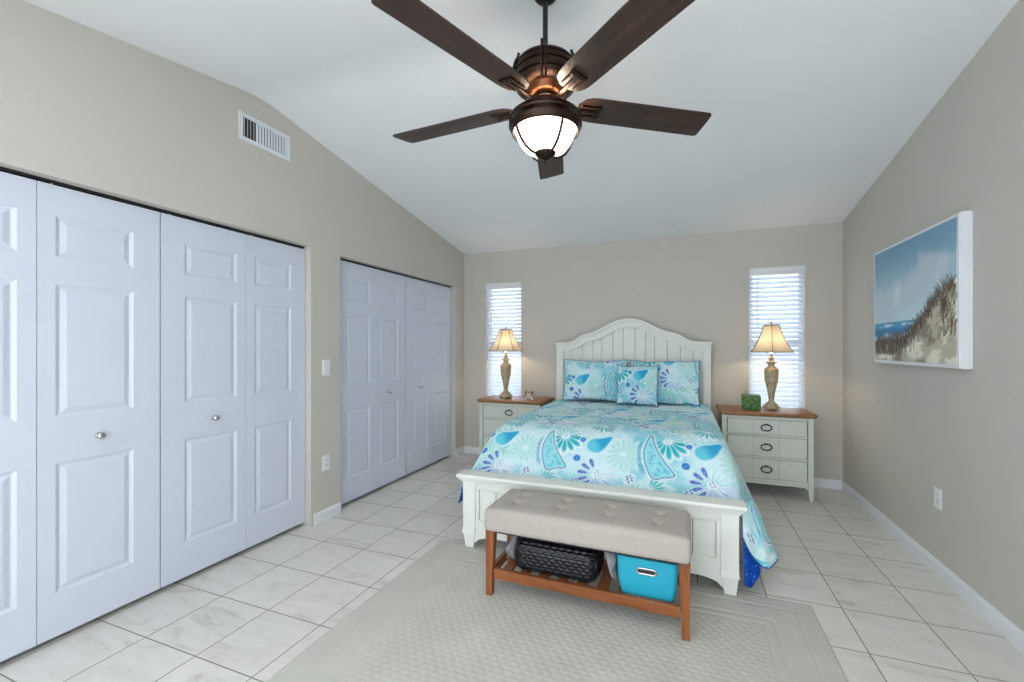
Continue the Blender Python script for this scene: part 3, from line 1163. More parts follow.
def ceiling_fan():
    t = thing('ceiling_fan', 'dark bronze five blade ceiling fan with a lit glass bowl', 'ceiling fan', (FX, FY, 0))
    zc = roofz(FY) - 0.004
    MB().lathe([(0.016, zc - 0.016), (0.034, zc - 0.015), (0.046, zc - 0.010), (0.052, zc - 0.002), (0.053, zc + 0.012)], 32).build('canopy', M['bronze'], t, 40)
    MB().lathe([(0.0115, 2.59), (0.0115, zc - 0.03)], 16).build('downrod', M['black'], t, 60)
    # motor housing: banded barrel
    prof = [(0.014, 2.600), (0.03, 2.597), (0.07, 2.590), (0.104, 2.576), (0.124, 2.562), (0.132, 2.552), (0.134, 2.545), (0.130, 2.542), (0.130, 2.537), (0.136, 2.534), (0.138, 2.526),
            (0.138, 2.516), (0.132, 2.513), (0.131, 2.506), (0.139, 2.503), (0.140, 2.490), (0.138, 2.480), (0.131, 2.477), (0.130, 2.470), (0.136, 2.467), (0.132, 2.456), (0.116, 2.446), (0.098, 2.441)]
    mh = MB().lathe(prof[::-1], 48).build('motor_housing', M['bronze'], t, 35)
    MB().lathe([(0.058, 2.408), (0.076, 2.412), (0.087, 2.422), (0.094, 2.4395), (0.097, 2.4415)], 40).build('collar', M['copper'], mh, 50)
    for k in range(5):
        a0 = math.radians(33 + 36 + 72 * k)
        for da in (-0.07, 0.07):
            mb = MB()
            a = a0 + da
            pts = [(r * math.cos(a), r * math.sin(a), z) for r, z in ((0.124, 2.585), (0.126, 2.566), (0.137, 2.553), (0.1435, 2.53), (0.145, 2.49), (0.139, 2.462), (0.112, 2.442))]
            mb.tube(pts, [0.0065] + [0.0052] * 6, 8)
            mb.build('strap', M['bronze'], mh, 60)
    # switch housing neck
    MB().lathe([(0.064, 2.352), (0.066, 2.366), (0.058, 2.372), (0.056, 2.394), (0.060, 2.398), (0.060, 2.4095)], 36).build('neck', M['bronze'], t, 40)
    # five blades on irons
    pit = math.radians(-11)
    for k in range(5):
        a = 0.574 + 2 * PI * k / 5
        zb = 2.382
        Rm = Matrix.Rotation(a, 4, 'Z') @ Matrix.Rotation(pit, 4, 'X')
        n = 26
        r0 = 0.150
        top, bot = [], []
        for i in range(n + 1):
            r = r0 + (0.80 - r0) * i / n
            w = 0.0715 + 0.005 * i / n
            e = (r - r0) / 0.085
            if e < 1:
                w *= 0.36 + 0.64 * math.sqrt(max(0, 1 - (1 - e) ** 2))
            top.append((r, w))
            bot.append((r, -w))
        # rounded, slightly raked tip
        outline = bot[:-1] + [(0.776, -0.0765), (0.786, -0.0745), (0.793, -0.068), (0.798, -0.03), (0.801, 0.03), (0.802, 0.064), (0.797, 0.073), (0.787, 0.0765)] + top[:-1][::-1]
        mb = MB()
        mb.prism(outline, 'Z', -0.0035, 0.0035)
        b = mb.build('blade', M['walnut'], t)
        b.location = (0, 0, zb)
        b.rotation_euler = Rm.to_euler()
        # blade iron: two prongs, cross plate, arm to the hub
        mi = MB()
        mi.box(0.058, 0.245, -0.0085, 0.0085, -0.0125, -0.004, 0.003)
        mi.box(0.232, 0.258, -0.036, 0.036, -0.0115, -0.0035, 0.002)
        mi.box(0.165, 0.245, -0.031, -0.025, -0.0105, -0.0035, 0.0015)
        mi.box(0.165, 0.245, 0.025, 0.031, -0.0105, -0.0035, 0.0015)
        for yy in (-0.027, 0.0, 0.027):
            mi.lathe([(0.001, -0.0165), (0.004, -0.016), (0.0055, -0.0135), (0.0055, -0.009)], 10, (0.245, yy))
        mi.build('blade_iron', M['bronze'], b)
    # light kit: dome spider, rim ring, glass bowl, cage
    MB().lathe([(0.086, 2.328), (0.088, 2.332), (0.084, 2.340), (0.074, 2.348), (0.064, 2.3535)], 40).build('fitter_dome', M['copper'], t, 50)
    MB().ring([(0.120, 2.312), (0.124, 2.322), (0.150, 2.328), (0.160, 2.320), (0.163, 2.308), (0.160, 2.300), (0.163, 2.292), (0.163, 2.280), (0.157, 2.272), (0.152, 2.256), (0.146, 2.252), (0.139, 2.262), (0.139, 2.300), (0.122, 2.304)], 64).build('rim_ring', M['bronze'], t, 30)
    for k in range(5):
        a = math.radians(33 + 72 * k + 20)
        MB().box(0.080, 0.130, -0.008, 0.008, 2.314, 2.326, 0.002, rot=None).build('ring_arm', M['bronze'], t).rotation_euler = (0, 0, a)
    bowl = [(0.137, 2.288), (0.136, 2.262), (0.128, 2.238), (0.113, 2.208), (0.092, 2.183), (0.062, 2.166), (0.02, 2.160)]
    bw = MB().lathe(bowl[::-1], 48, close=False)
    bw.bm.faces.new([v for v in bw.bm.verts if abs(v.co.z - 2.160) < 1e-6]) if False else None
    bw.build('glass_bowl', M['bowl'], t, 80)
    mb = MB()
    for k in range(4):
        a = math.radians(33 + 15 + 90 * k)
        pts = [(r * math.cos(a), r * math.sin(a), z - 0.002) for r, z in ((0.146, 2.268), (0.140, 2.245), (0.124, 2.212), (0.102, 2.183), (0.072, 2.163), (0.03, 2.153))]
        mb.tube(pts, 0.0062, 8)
    mb.build('cage_arms', M['bronze'], t, 60)
    MB().lathe([(0.001, 2.116), (0.007, 2.118), (0.010, 2.126), (0.006, 2.133), (0.016, 2.138), (0.038, 2.150), (0.048, 2.163), (0.049, 2.174), (0.040, 2.181), (0.010, 2.183)], 32).build('finial', M['bronze'], t, 40)
    light('fan_bulb_light', 'POINT', (FX, FY, 2.262), 7, (1.0, 0.88, 0.74), radius=0.05)


ceiling_fan()

# ------------------------------------------------------------------ bed
BX = -0.533


def bed():
    t = thing('bed_frame', 'pale painted bed frame with arched plank headboard', 'bed', (BX, 0, 0))
    # --- headboard
    hy0, hy1 = 4.515, 4.575
    H = t_head = MB()
    # arched outline measured from the photo, half width 0.79
    arch = [(0.0, 1.597), (0.05, 1.593), (0.11, 1.581), (0.165, 1.559), (0.22, 1.531), (0.288, 1.492), (0.352, 1.464), (0.424, 1.446), (0.485, 1.432),
            (0.512, 1.415), (0.53, 1.400), (0.572, 1.369), (0.63, 1.355), (0.70, 1.351), (0.735, 1.350)]
    arch = [(-x, z - 0.010) for x, z in arch[:0:-1]] + [(x, z - 0.010) for x, z in arch]
    def offset(line, d):
        """shift a polyline along its normals (positive = outward / up)"""
        out = []
        for i, (x, z) in enumerate(line):
            a_, b_ = line[max(0, i - 1)], line[min(len(line) - 1, i + 1)]
            tx, tz = b_[0] - a_[0], b_[1] - a_[1]
            l = math.hypot(tx, tz)
            out.append((x - tz / l * d, z + tx / l * d))
        return out
    # smooth the arch
    xa_, za_ = np.array([p[0] for p in arch]), np.array([p[1] for p in arch])
    xs_ = np.linspace(-0.735, 0.735, 121)
    zs_ = np.interp(xs_, xa_, za_)
    for _ in range(4):
        zs_[1:-1] = (zs_[:-2] + 2 * zs_[1:-1] + zs_[2:]) / 4
    arch = list(zip(xs_.tolist(), zs_.tolist()))
    inner = offset(arch, -0.074)
    inner = [(max(-0.735, min(0.735, x)), z) for x, z in inner]
    mb = MB()
    mb.strip_prism(arch, inner, hy0 - 0.012, hy1)
    head = mb.build('headboard', M['bed'], t, 25)
    def ext(line, e=0.062):
        return [(line[0][0] - e, line[0][1])] + line + [(line[-1][0] + e, line[-1][1])]
    mb = MB()
    mb.strip_prism(ext(offset(arch, 0.010)), ext(offset(arch, -0.010)), hy0 - 0.046, hy1 + 0.008)
    mb.strip_prism(ext(offset(arch, -0.0095), 0.055), ext(offset(arch, -0.020), 0.055), hy0 - 0.026, hy1)
    mb.strip_prism(offset(arch, -0.062), offset(arch, -0.078), hy0 - 0.026, hy0)
    mb.build('arch_moulding', M['bed'], head, 25)
    # planks with v-grooves under the arch
    mb = MB()
    pw = 0.1065
    def az(x):
        xs = [p[0] for p in inner]
        return float(np.interp(x, xs, [p[1] for p in inner]))
    x = -0.70
    edges = np.cumsum([-0.71, 0.085, 0.125, 0.115, 0.10, 0.115, 0.11, 0.12, 0.105, 0.09, 0.125, 0.125, 0.12, 0.085])
    for a, b in zip(edges[:-1], edges[1:]):
        a2, b2 = a + 0.0018, b - 0.0018
        xs = np.linspace(a2, b2, 5)
        mb.strip_prism([(q, az(q) + 0.006) for q in xs], [(q, 0.45) for q in xs], hy0 + 0.012, hy1 - 0.012)
    mb.build('planks', M['bed'], head)
    MB().box(-0.72, 0.72, hy1 - 0.014, hy1 - 0.004, 0.45, 1.30).build('back_board', M['groove'], head)
    for s_ in (-1, 1):
        mb = MB()
        x0, x1 = (0.705, 0.785) if s_ > 0 else (-0.785, -0.705)
        mb.box(x0, x1, hy0 - 0.014, hy1, 0.0, 1.336, 0.003)
        mb.box(x0 + 0.012, x1 - 0.012, hy0 - 0.020, hy0, 0.20, 1.24, 0.004)
        mb.build('head_post', M['bed'], head)
    MB().box(-0.71, 0.71, hy0 - 0.004, hy1, 0.20, 0.45, 0.003).build('head_rail', M['bed'], head)
    # --- footboard
    fy0, fy1 = 2.418, 2.498
    fo = MB()
    # rail with arched bottom: between the posts
    xs = np.linspace(-0.725, 0.725, 61)
    def low(x):
        d = 0.725 - abs(x)
        return 0.088 if d > 0.14 else 0.088 - 0.050 * (1 - math.sqrt(max(0, 1 - ((0.14 - d) / 0.14) ** 2)))
    fo.strip_prism([(x, 0.190) for x in xs], [(x, low(x)) for x in xs], fy0 + 0.012, fy1 - 0.008)
    fo.box(-0.725, 0.725, fy0 + 0.012, fy1 - 0.008, 0.385, 0.436, 0.002)
    fo.box(-0.725, -0.695, fy0 + 0.012, fy1 - 0.008, 0.189, 0.386, 0.002)
    fo.box(0.695, 0.725, fy0 + 0.012, fy1 - 0.008, 0.189, 0.386, 0.002)
    foot = fo.build('footboard', M['bed'], t, 25)
    mb = MB()
    ed = np.linspace(-0.695, 0.695, 13)
    for a, b in zip(ed[:-1], ed[1:]):
        mb.box(a + 0.0018, b - 0.0018, fy0 + 0.026, fy1 - 0.014, 0.188, 0.387, 0.002, 1)
    mb.build('planks', M['bed'], foot)
    MB().box(-0.70, 0.70, fy1 - 0.020, fy1 - 0.012, 0.186, 0.40).build('back_board', M['groove'], foot)
    mb = MB()
    mb.box(-0.838, 0.838, fy0 - 0.030, fy1 + 0.006, 0.463, 0.487, 0.007, 3)
    mb.box(-0.824, 0.824, fy0 - 0.018, fy1, 0.449, 0.464, 0.005, 3)
    mb.box(-0.812, 0.812, fy0 - 0.006, fy1 - 0.004, 0.434, 0.450, 0.003)
    mb.build('cap_rail', M['bed'], foot, 40)
    for s_ in (-1, 1):
        mb = MB()
        xa, xb = sorted((s_ * 0.716, s_ * 0.802))
        mb.box(xa, xb, fy0, fy1, 0.112, 0.436, 0.003)
        mb.frustum((xa - 0.004, xb + 0.004, fy0 - 0.004, fy1 + 0.004), (xa, xb, fy0, fy1), 0.104, 0.140)
        ta, tb = (xa + 0.018, xb - 0.012) if s_ > 0 else (xa + 0.012, xb - 0.018)
        mb.frustum((ta, tb, fy0 + 0.012, fy1 - 0.012), (xa + 0.002, xb - 0.002, fy0 + 0.002, fy1 - 0.002), 0.0105, 0.104, 0.002)
        mb.build('foot_post', M['bed'], foot)
    # --- side rails
    for s_ in (-1, 1):
        xa, xb = sorted((s_ * 0.745, s_ * 0.775))
        MB().box(xa, xb, fy1 - 0.005, hy0 + 0.005, 0.17, 0.36, 0.004).build('side_rail', M['bed'], t)
    mb = MB()
    for i in range(12):
        y = 2.62 + i * 0.16
        mb.box(-0.746, 0.746, y, y + 0.07, 0.24, 0.262)
    mb.build('slats', M['oak'], t)


bed()

# mattress (hidden under the quilt)
mb = MB()
mb.box(BX - 0.735, BX + 0.735, 2.62, 4.49, 0.263, 0.44, 0.04, 3)
mb.build('mattress', M['mattress'], None, 40)
Vm, Fm = rounded_box(1.44, 1.56, 0.26, 0.07, 0.03)
bpy.data.objects['mattress'].data.name = 'mattress'
mo = bpy.data.objects['mattress']
mark(mo, 'thick white mattress hidden under the turquoise quilt', 'mattress')
up = np_mesh('pillow_top', Vm + np.array([BX, 3.71, 0.572]), Fm, M['mattress'], mo)


def quilt():
    Y0, Y1 = 2.535, 4.47
    nv = 400
    ys = np.linspace(Y0, Y1, nv)
    # cross sections
    NT_, NA, NS = 300, 20, 104
    tt = np.concatenate([-1 - np.linspace(1, 0, NS + NA, endpoint=False), np.linspace(-1, 1, NT_), 1 + np.linspace(0, 1, NS + NA + 1)[1:]])
    n = len(tt)
    P = np.zeros((nv, n, 3))
    U = np.zeros((nv, n))
    Vv = np.zeros((nv, n))
    arc = 0.0
    prevz = None
    for i, y in enumerate(ys):
        k = float(sst(2.535, 3.02, np.array(y)))
        zt = 0.455 + (0.738 - 0.455) * (0.35 * k + 0.65 * math.sin(k * PI / 2))
        foot = 1 - float(sst(2.55, 3.0, np.array(y)))
        if prevz is not None:
            arc += math.hypot(ys[1] - ys[0], zt - prevz)
        prevz = zt
        for side in (-1, 1):
            pass
        rr = 0.105 - 0.05 * foot
        tot = 0.803 + 0.045 * foot
        hw = tot - rr
        flr = {1: 0.03 + 0.36 * float(sst(4.02, 3.2, np.array(y))), -1: 0.03 + 0.16 * float(sst(4.02, 3.2, np.array(y)))}
        hem = {1: 0.205 - 0.05 * foot + 0.012 * math.sin(y * 9), -1: 0.25}
        for j, t in enumerate(tt):
            s_ = 1 if t > 0 else -1
            a = abs(t)
            if a <= 1:
                x, z = a * hw, zt
                ss = x
                side = 0.0
            else:
                fl = flr[s_]
                thm = PI / 2 - fl
                q = a - 1
                La = rr * thm
                zs = zt - rr * (1 - math.cos(thm))
                Ls = max(0.05, (zs - hem[s_]) / math.sin(thm))
                tot_l = La + Ls
                l = q * tot_l
                ss = hw + l
                if l < La:
                    th = l / rr
                    x, z = hw + rr * math.sin(th), zt - rr * (1 - math.cos(th))
                    side = 0.0
                else:
                    m = l - La
                    x = hw + rr * math.sin(thm) + m * math.cos(thm)
                    z = zs - m * math.sin(thm)
                    side = m / Ls
            yy = y
            if side > 0:
                lim = float(sst(4.15, 3.6, np.array(y)))
                x += side * (0.018 * math.sin(y * 13 + 1.0) + 0.011 * math.sin(y * 29 + 2)) * (0.1 + 0.9 * lim)
            if a > 1:
                # foot corners swing forward beside the posts
                qq = min(1.0, (a - 1) * 3.2)
                yy = y - (0.03 if s_ < 0 else 0.0) * foot ** 2 * qq * qq * (3 - 2 * qq)
                if s_ > 0:
                    x += foot ** 3 * 0.02 * math.sin(side * 5)
            P[i, j] = (BX + s_ * x, yy, z)
            U[i, j] = s_ * ss
            Vv[i, j] = arc
    # soft quilting bumps on the top
    bump = (fbm(U * 7 + 3, Vv * 7 + 9) - 0.5) * 0.016 + (fbm(U * 22, Vv * 22) - 0.5) * 0.006
    fade = sst(0.0, 0.12, Vv)
    P[..., 2] += bump * fade
    P[..., 2] += 0.006 * np.sin(U * 3.1) * fade
    colr = tile_print(U * 0.873, (Vv + 0.005) * 0.873)
    Vq, F = slab_from_grid(P[:, ::-1], 0.007)
    c = colr[:, ::-1].reshape(-1, 3)
    lin_c = np.broadcast_to(L3((24, 92, 178)), c.shape)
    # navy binding along the hems
    hemmask = np.zeros((nv, n), bool)
    hemmask[:, :2] = True
    hemmask[:, -2:] = True
    hm = hemmask[:, ::-1].reshape(-1)
    c = c.copy()
    c[hm] = L3((24, 92, 178))
    q = np_mesh('quilt', Vq, F, M['quilt'], None, 180, np.concatenate([c, lin_c]))
    mark(q, 'turquoise and white floral quilt spread over the bed', 'quilt')

    # blue lining showing where the corner of the quilt turns over
    def patch(corners, bulge, nm=28):
        A, B, Cc, Dd = [np.array(p) for p in corners]
        u, v = np.meshgrid(np.linspace(0, 1, nm), np.linspace(0, 1, nm), indexing='ij')
        u3, v3 = u[..., None], v[..., None]
        G = A * (1 - u3) * (1 - v3) + B * u3 * (1 - v3) + Cc * u3 * v3 + Dd * (1 - u3) * v3
        G[..., 1] -= bulge * np.sin(u * PI) * np.sin(v * PI) + 0.008 * np.sin(u * 9) * v
        return G
    # printed fold of the near right corner, hanging beside the post
    nm = 46
    u, v = np.meshgrid(np.linspace(0, 1, nm), np.linspace(0, 1, 70), indexing='ij')
    tu = [0.0, 0.5, 1.0]
    topc = np.array([(0.296, 2.505, 0.462), (0.330, 2.540, 0.474), (0.352, 2.585, 0.478)])
    midc = np.array([(0.290, 2.462, 0.395), (0.365, 2.487, 0.345), (0.412, 2.555, 0.325)])
    botc = np.array([(0.288, 2.428, 0.322), (0.374, 2.450, 0.176), (0.470, 2.540, 0.180)])
    def curve(c):
        uu_ = u[:, 0]
        w0, w1, w2 = 2 * (uu_ - 0.5) * (uu_ - 1), -4 * uu_ * (uu_ - 1), 2 * uu_ * (uu_ - 0.5)
        return w0[:, None] * c[0] + w1[:, None] * c[1] + w2[:, None] * c[2]
    Tc, Mc, Bc = (curve(c)[:, None, :] for c in (topc, midc, botc))
    vv = v[..., None]
    G = Tc * 2 * (vv - 0.5) * (vv - 1) - Mc * 4 * vv * (vv - 1) + Bc * 2 * vv * (vv - 0.5)
    G[..., 1] -= (0.010 * np.sin(u * 3.4 * PI + 0.6)) * v
    cc = tile_print(0.16 + u * 0.17, 0.36 - v * 0.36)
    cc[:, -2:] = L3((24, 92, 178))
    Vl, Fl = slab_from_grid(G[::-1], 0.006)
    c2 = cc[::-1].reshape(-1, 3)
    np_mesh('corner_fold', Vl, Fl, M['quilt'], q, 180, np.concatenate([c2, np.broadcast_to(L3((24, 92, 178)), c2.shape)]))
    G = patch([(0.289, 2.452, 0.350), (0.385, 2.525, 0.260), (0.372, 2.500, 0.125), (0.296, 2.442, 0.075)], 0.010, 34)
    uq, vq = np.meshgrid(np.linspace(0, 1, 34), np.linspace(0, 1, 34), indexing='ij')
    G[..., 2] -= 0.045 * vq ** 2 * np.sin(uq * PI)
    Vl, Fl = slab_from_grid(G, 0.006)
    l1 = np_mesh('lining', Vl, Fl, M['lining'], q)
    l1['label'] = 'blue lining'
    G = patch([(-1.345, 2.505, 0.375), (-1.345, 2.505, 0.25), (-1.352, 2.502, 0.225), (-1.402, 2.530, 0.352)], 0.004, 14)
    Vl, Fl = slab_from_grid(G, 0.006)
    l2 = np_mesh('lining', Vl, Fl, M['lining'], q)
    l2['label'] = 'blue lining'


quilt()


def pillow(label, loc, W, H, T, lean, rz, du, dv, mat_back, group, printed=True, roll=0.0):
    t = thing('pillow', label, 'pillow', loc, 0, group)
    nx, ny = int(W / 0.005), int(H / 0.005)
    a, b = np.meshgrid(np.linspace(-1, 1, nx), np.linspace(-1, 1, ny), indexing='ij')
    sd = du * 7 + dv * 3
    pin = 1 - (0.055 + 0.02 * np.sin(b * 3 + sd)) * (1 - np.abs(b) ** 2.5) * np.abs(a) ** 3
    pin2 = 1 - (0.085 + 0.03 * np.sin(a * 3.3 + sd)) * (1 - np.abs(a) ** 3) * np.abs(b) ** 3
    x = a * W / 2 * pin
    z = b * H / 2 * pin2
    prof = np.clip((1 - np.abs(a) ** 2.6) * (1 - np.abs(b) ** 2.6), 0, 1) ** 0.62
    wr = (fbm(a * 3.4 + du * 9, b * 3.4 + dv * 9) - 0.5) * 0.034 * prof
    yF = -T / 2 * prof + wr * 0.8
    yB = T / 2 * prof
    rot = Matrix.Rotation(rz, 3, 'Z') @ Matrix.Rotation(-lean, 3, 'X') @ Matrix.Rotation(roll, 3, 'Y')
    R = np.array(rot)
    F_ = np.stack([x, yF, z + H / 2], -1) @ R.T
    B_ = np.stack([x, yB, z + H / 2], -1) @ R.T
    if printed:
        c = tile_print((x + du) * 1.02, (z + dv) * 1.02)
        np_mesh('front_panel', F_.reshape(-1, 3), grid_faces(nx, ny, 0, True)[:, ::-1], M['quilt'], t, 180, c)
    else:
        np_mesh('front_panel', F_.reshape(-1, 3), grid_faces(nx, ny, 0), mat_back, t, 180)
    np_mesh('back_panel', B_.reshape(-1, 3), grid_faces(nx, ny, 0, True), mat_back, t, 180)
    rim = [F_[i, 0] for i in range(nx)] + [F_[-1, j] for j in range(1, ny)] + [F_[i, -1] for i in range(nx - 2, -1, -1)] + [F_[0, j] for j in range(ny - 2, 0, -1)]
    MB().tube([tuple(p) for p in rim[::2]], 0.0036, 6, True).build('piping', mat_back, t, 180)
    return t


M['pback'] = paint('blue sham backing', (66, 128, 166), 0.85, 0.08, 20)
M['pgrey'] = paint('slate grey pillowcase', (126, 138, 150), 0.9, 0.05, 20)
pillow('slate grey pillow behind the left floral sham', (-0.865, 4.405, 0.75), 0.64, 0.40, 0.085, math.radians(10), 0, 0, 0, M['pgrey'], 'grey sleeping pillows', False)
pillow('slate grey pillow behind the right floral sham', (-0.175, 4.405, 0.75), 0.66, 0.40, 0.085, math.radians(10), 0, 0, 0, M['pgrey'], 'grey sleeping pillows', False)
pillow('large aqua floral sham on the left half of the headboard', (-0.852, 4.258, 0.75), 0.655, 0.43, 0.13, math.radians(13), math.radians(2), 0.12, 0.30, M['pback'], 'floral bed pillows')
pillow('large aqua floral sham on the right half of the headboard', (-0.180, 4.258, 0.75), 0.655, 0.43, 0.13, math.radians(13), math.radians(-3), 0.52, 0.08, M['pback'], 'floral bed pillows')
pillow('small square floral pillow in front of the two shams', (-0.415, 4.115, 0.75), 0.385, 0.385, 0.12, math.radians(14), 0, 0.26, 0.66, M['pback'], 'floral bed pillows')


# ------------------------------------------------------------------ nightstands
def copy_tree(o, parent=None):
    c = o.copy()
    COL.objects.link(c)
    c.parent = parent
    for ch in list(o.children):
        copy_tree(ch, c)
    return c


def nightstand():
    t = thing('nightstand', 'sage nightstand on the right side of the bed, three drawers in view', 'nightstand', (0, 0, 0), 0, 'nightstands beside the bed')
    hw, dp = 0.346, 0.40          # origin at front face centre, floor level; y to the back
    zt = 0.735
    # body: sides, back, bottom, rails
    mb = MB()
    mb.box(-hw, -hw + 0.02, 0.004, dp, 0.115, zt - 0.034, 0.002)
    mb.box(hw - 0.02, hw, 0.004, dp, 0.115, zt - 0.034, 0.002)
    mb.box(-hw, hw, dp - 0.015, dp, 0.115, zt - 0.034)
    mb.box(-hw + 0.02, hw - 0.02, 0.02, dp - 0.015, 0.125, 0.145)
    for z0, z1 in ((0.672, 0.702), (0.525, 0.541), (0.333, 0.351), (0.135, 0.161)):
        mb.box(-hw + 0.03, hw - 0.03, 0.006, 0.05, z0, z1, 0.002)
    mb.box(-hw - 0.004, hw + 0.004, -0.008, dp, 0.694, 0.702, 0.003)
    body = mb.build('carcass', M['night'], t)
    MB().box(-hw + 0.03, hw - 0.03, 0.024, 0.03, 0.14, 0.69).build('drawer_gaps', M['groove'], body)
    # apron with bracket curves
    xs = np.linspace(-hw + 0.03, hw - 0.03, 41)
    def low(x):
        d = hw - 0.03 - abs(x)
        return 0.113 if d > 0.05 else 0.113 - 0.035 * (1 - math.sqrt(max(0, 1 - ((0.05 - d) / 0.05) ** 2)))
    MB().strip_prism([(x, 0.137) for x in xs], [(x, low(x)) for x in xs], 0.004, 0.024).build('apron', M['night'], t, 30)
    # top with eased corners and moulded edge
    def rounded(hx, y0, y1, ch):
        return [(-hx + ch, y0), (hx - ch, y0), (hx, y0 + ch), (hx, y1), (-hx, y1), (-hx, y0 + ch)]
    tb = MB()
    lay = [(0.358, -0.020, zt - 0.034), (0.364, -0.028, zt - 0.030), (0.372, -0.037, zt - 0.020), (0.374, -0.039, zt - 0.010), (0.372, -0.037, zt - 0.003), (0.368, -0.033, zt)]
    rings = []
    for hx, y0, z in lay:
        rings.append([tb.bm.verts.new((p[0], p[1], z)) for p in rounded(hx, y0, dp + 0.012, 0.020)])
    for a, b in zip(rings, rings[1:]):
        for i in range(6):
            tb.bm.faces.new((a[i], a[(i + 1) % 6], b[(i + 1) % 6], b[i]))
    tb.bm.faces.new(rings[0][::-1])
    tb.bm.faces.new(rings[-1])
    tb.build('top', M['oak'], t, 30)
    # corner posts running down into tapered feet
    for sx in (-1, 1):
        for sy in (0, 1):
            mb = MB()
            xa, xb = sorted((sx * (hw - 0.036), sx * (hw + 0.004)))
            ya, yb = (-0.004, 0.036) if sy == 0 else (dp - 0.036, dp + 0.004)
            mb.box(xa, xb, ya, yb, 0.11, zt - 0.034, 0.003)
            q = 0.009
            ins = (xa + (q if sx > 0 else 0.002), xb - (q if sx < 0 else 0.002), ya + 0.004, yb - 0.004)
            mb.frustum(ins, (xa, xb, ya, yb), 0.0, 0.11, 0.002)
            mb.build('leg', M['night'], t)
    for z0, z1 in ((0.544, 0.669), (0.354, 0.522), (0.164, 0.330)):
        mb = MB()
        xw = hw - 0.042
        cuts = [-xw, -0.098, 0.098, xw]
        for a, b in zip(cuts[:-1], cuts[1:]):
            mb.box(a + 0.0009, b - 0.0009, 0.002, 0.026, z0, z1, 0.0015, 1)
        mb.box(-xw + 0.005, xw - 0.005, 0.006, 0.34, z0 + 0.008, z1 - 0.008)
        dr = mb.build('drawer', M['night'], t)
        zc = (z0 + z1) / 2 + 0.003
        mb = MB()
        # ring pull hanging from a small boss
        mb.tube([(0.041 * math.cos(q), -0.010 - 0.002 * math.sin(q), zc - 0.006 + 0.027 * math.sin(q)) for q in np.linspace(0, 2 * PI, 28, endpoint=False)], 0.0052, 8, True)
        mb.box(-0.015, 0.015, -0.012, 0.003, zc + 0.014, zc + 0.026, 0.004)
        mb.build('ring_pull', M['iron'], dr, 60)
    return t


NSR = nightstand()
NSR.location = (0.672, 4.145, 0)
NSL = copy_tree(NSR)
NSL.location = (-1.735, 4.145, 0)
NSL['label'] = 'sage nightstand on the left side of the bed, half hidden by the quilt'


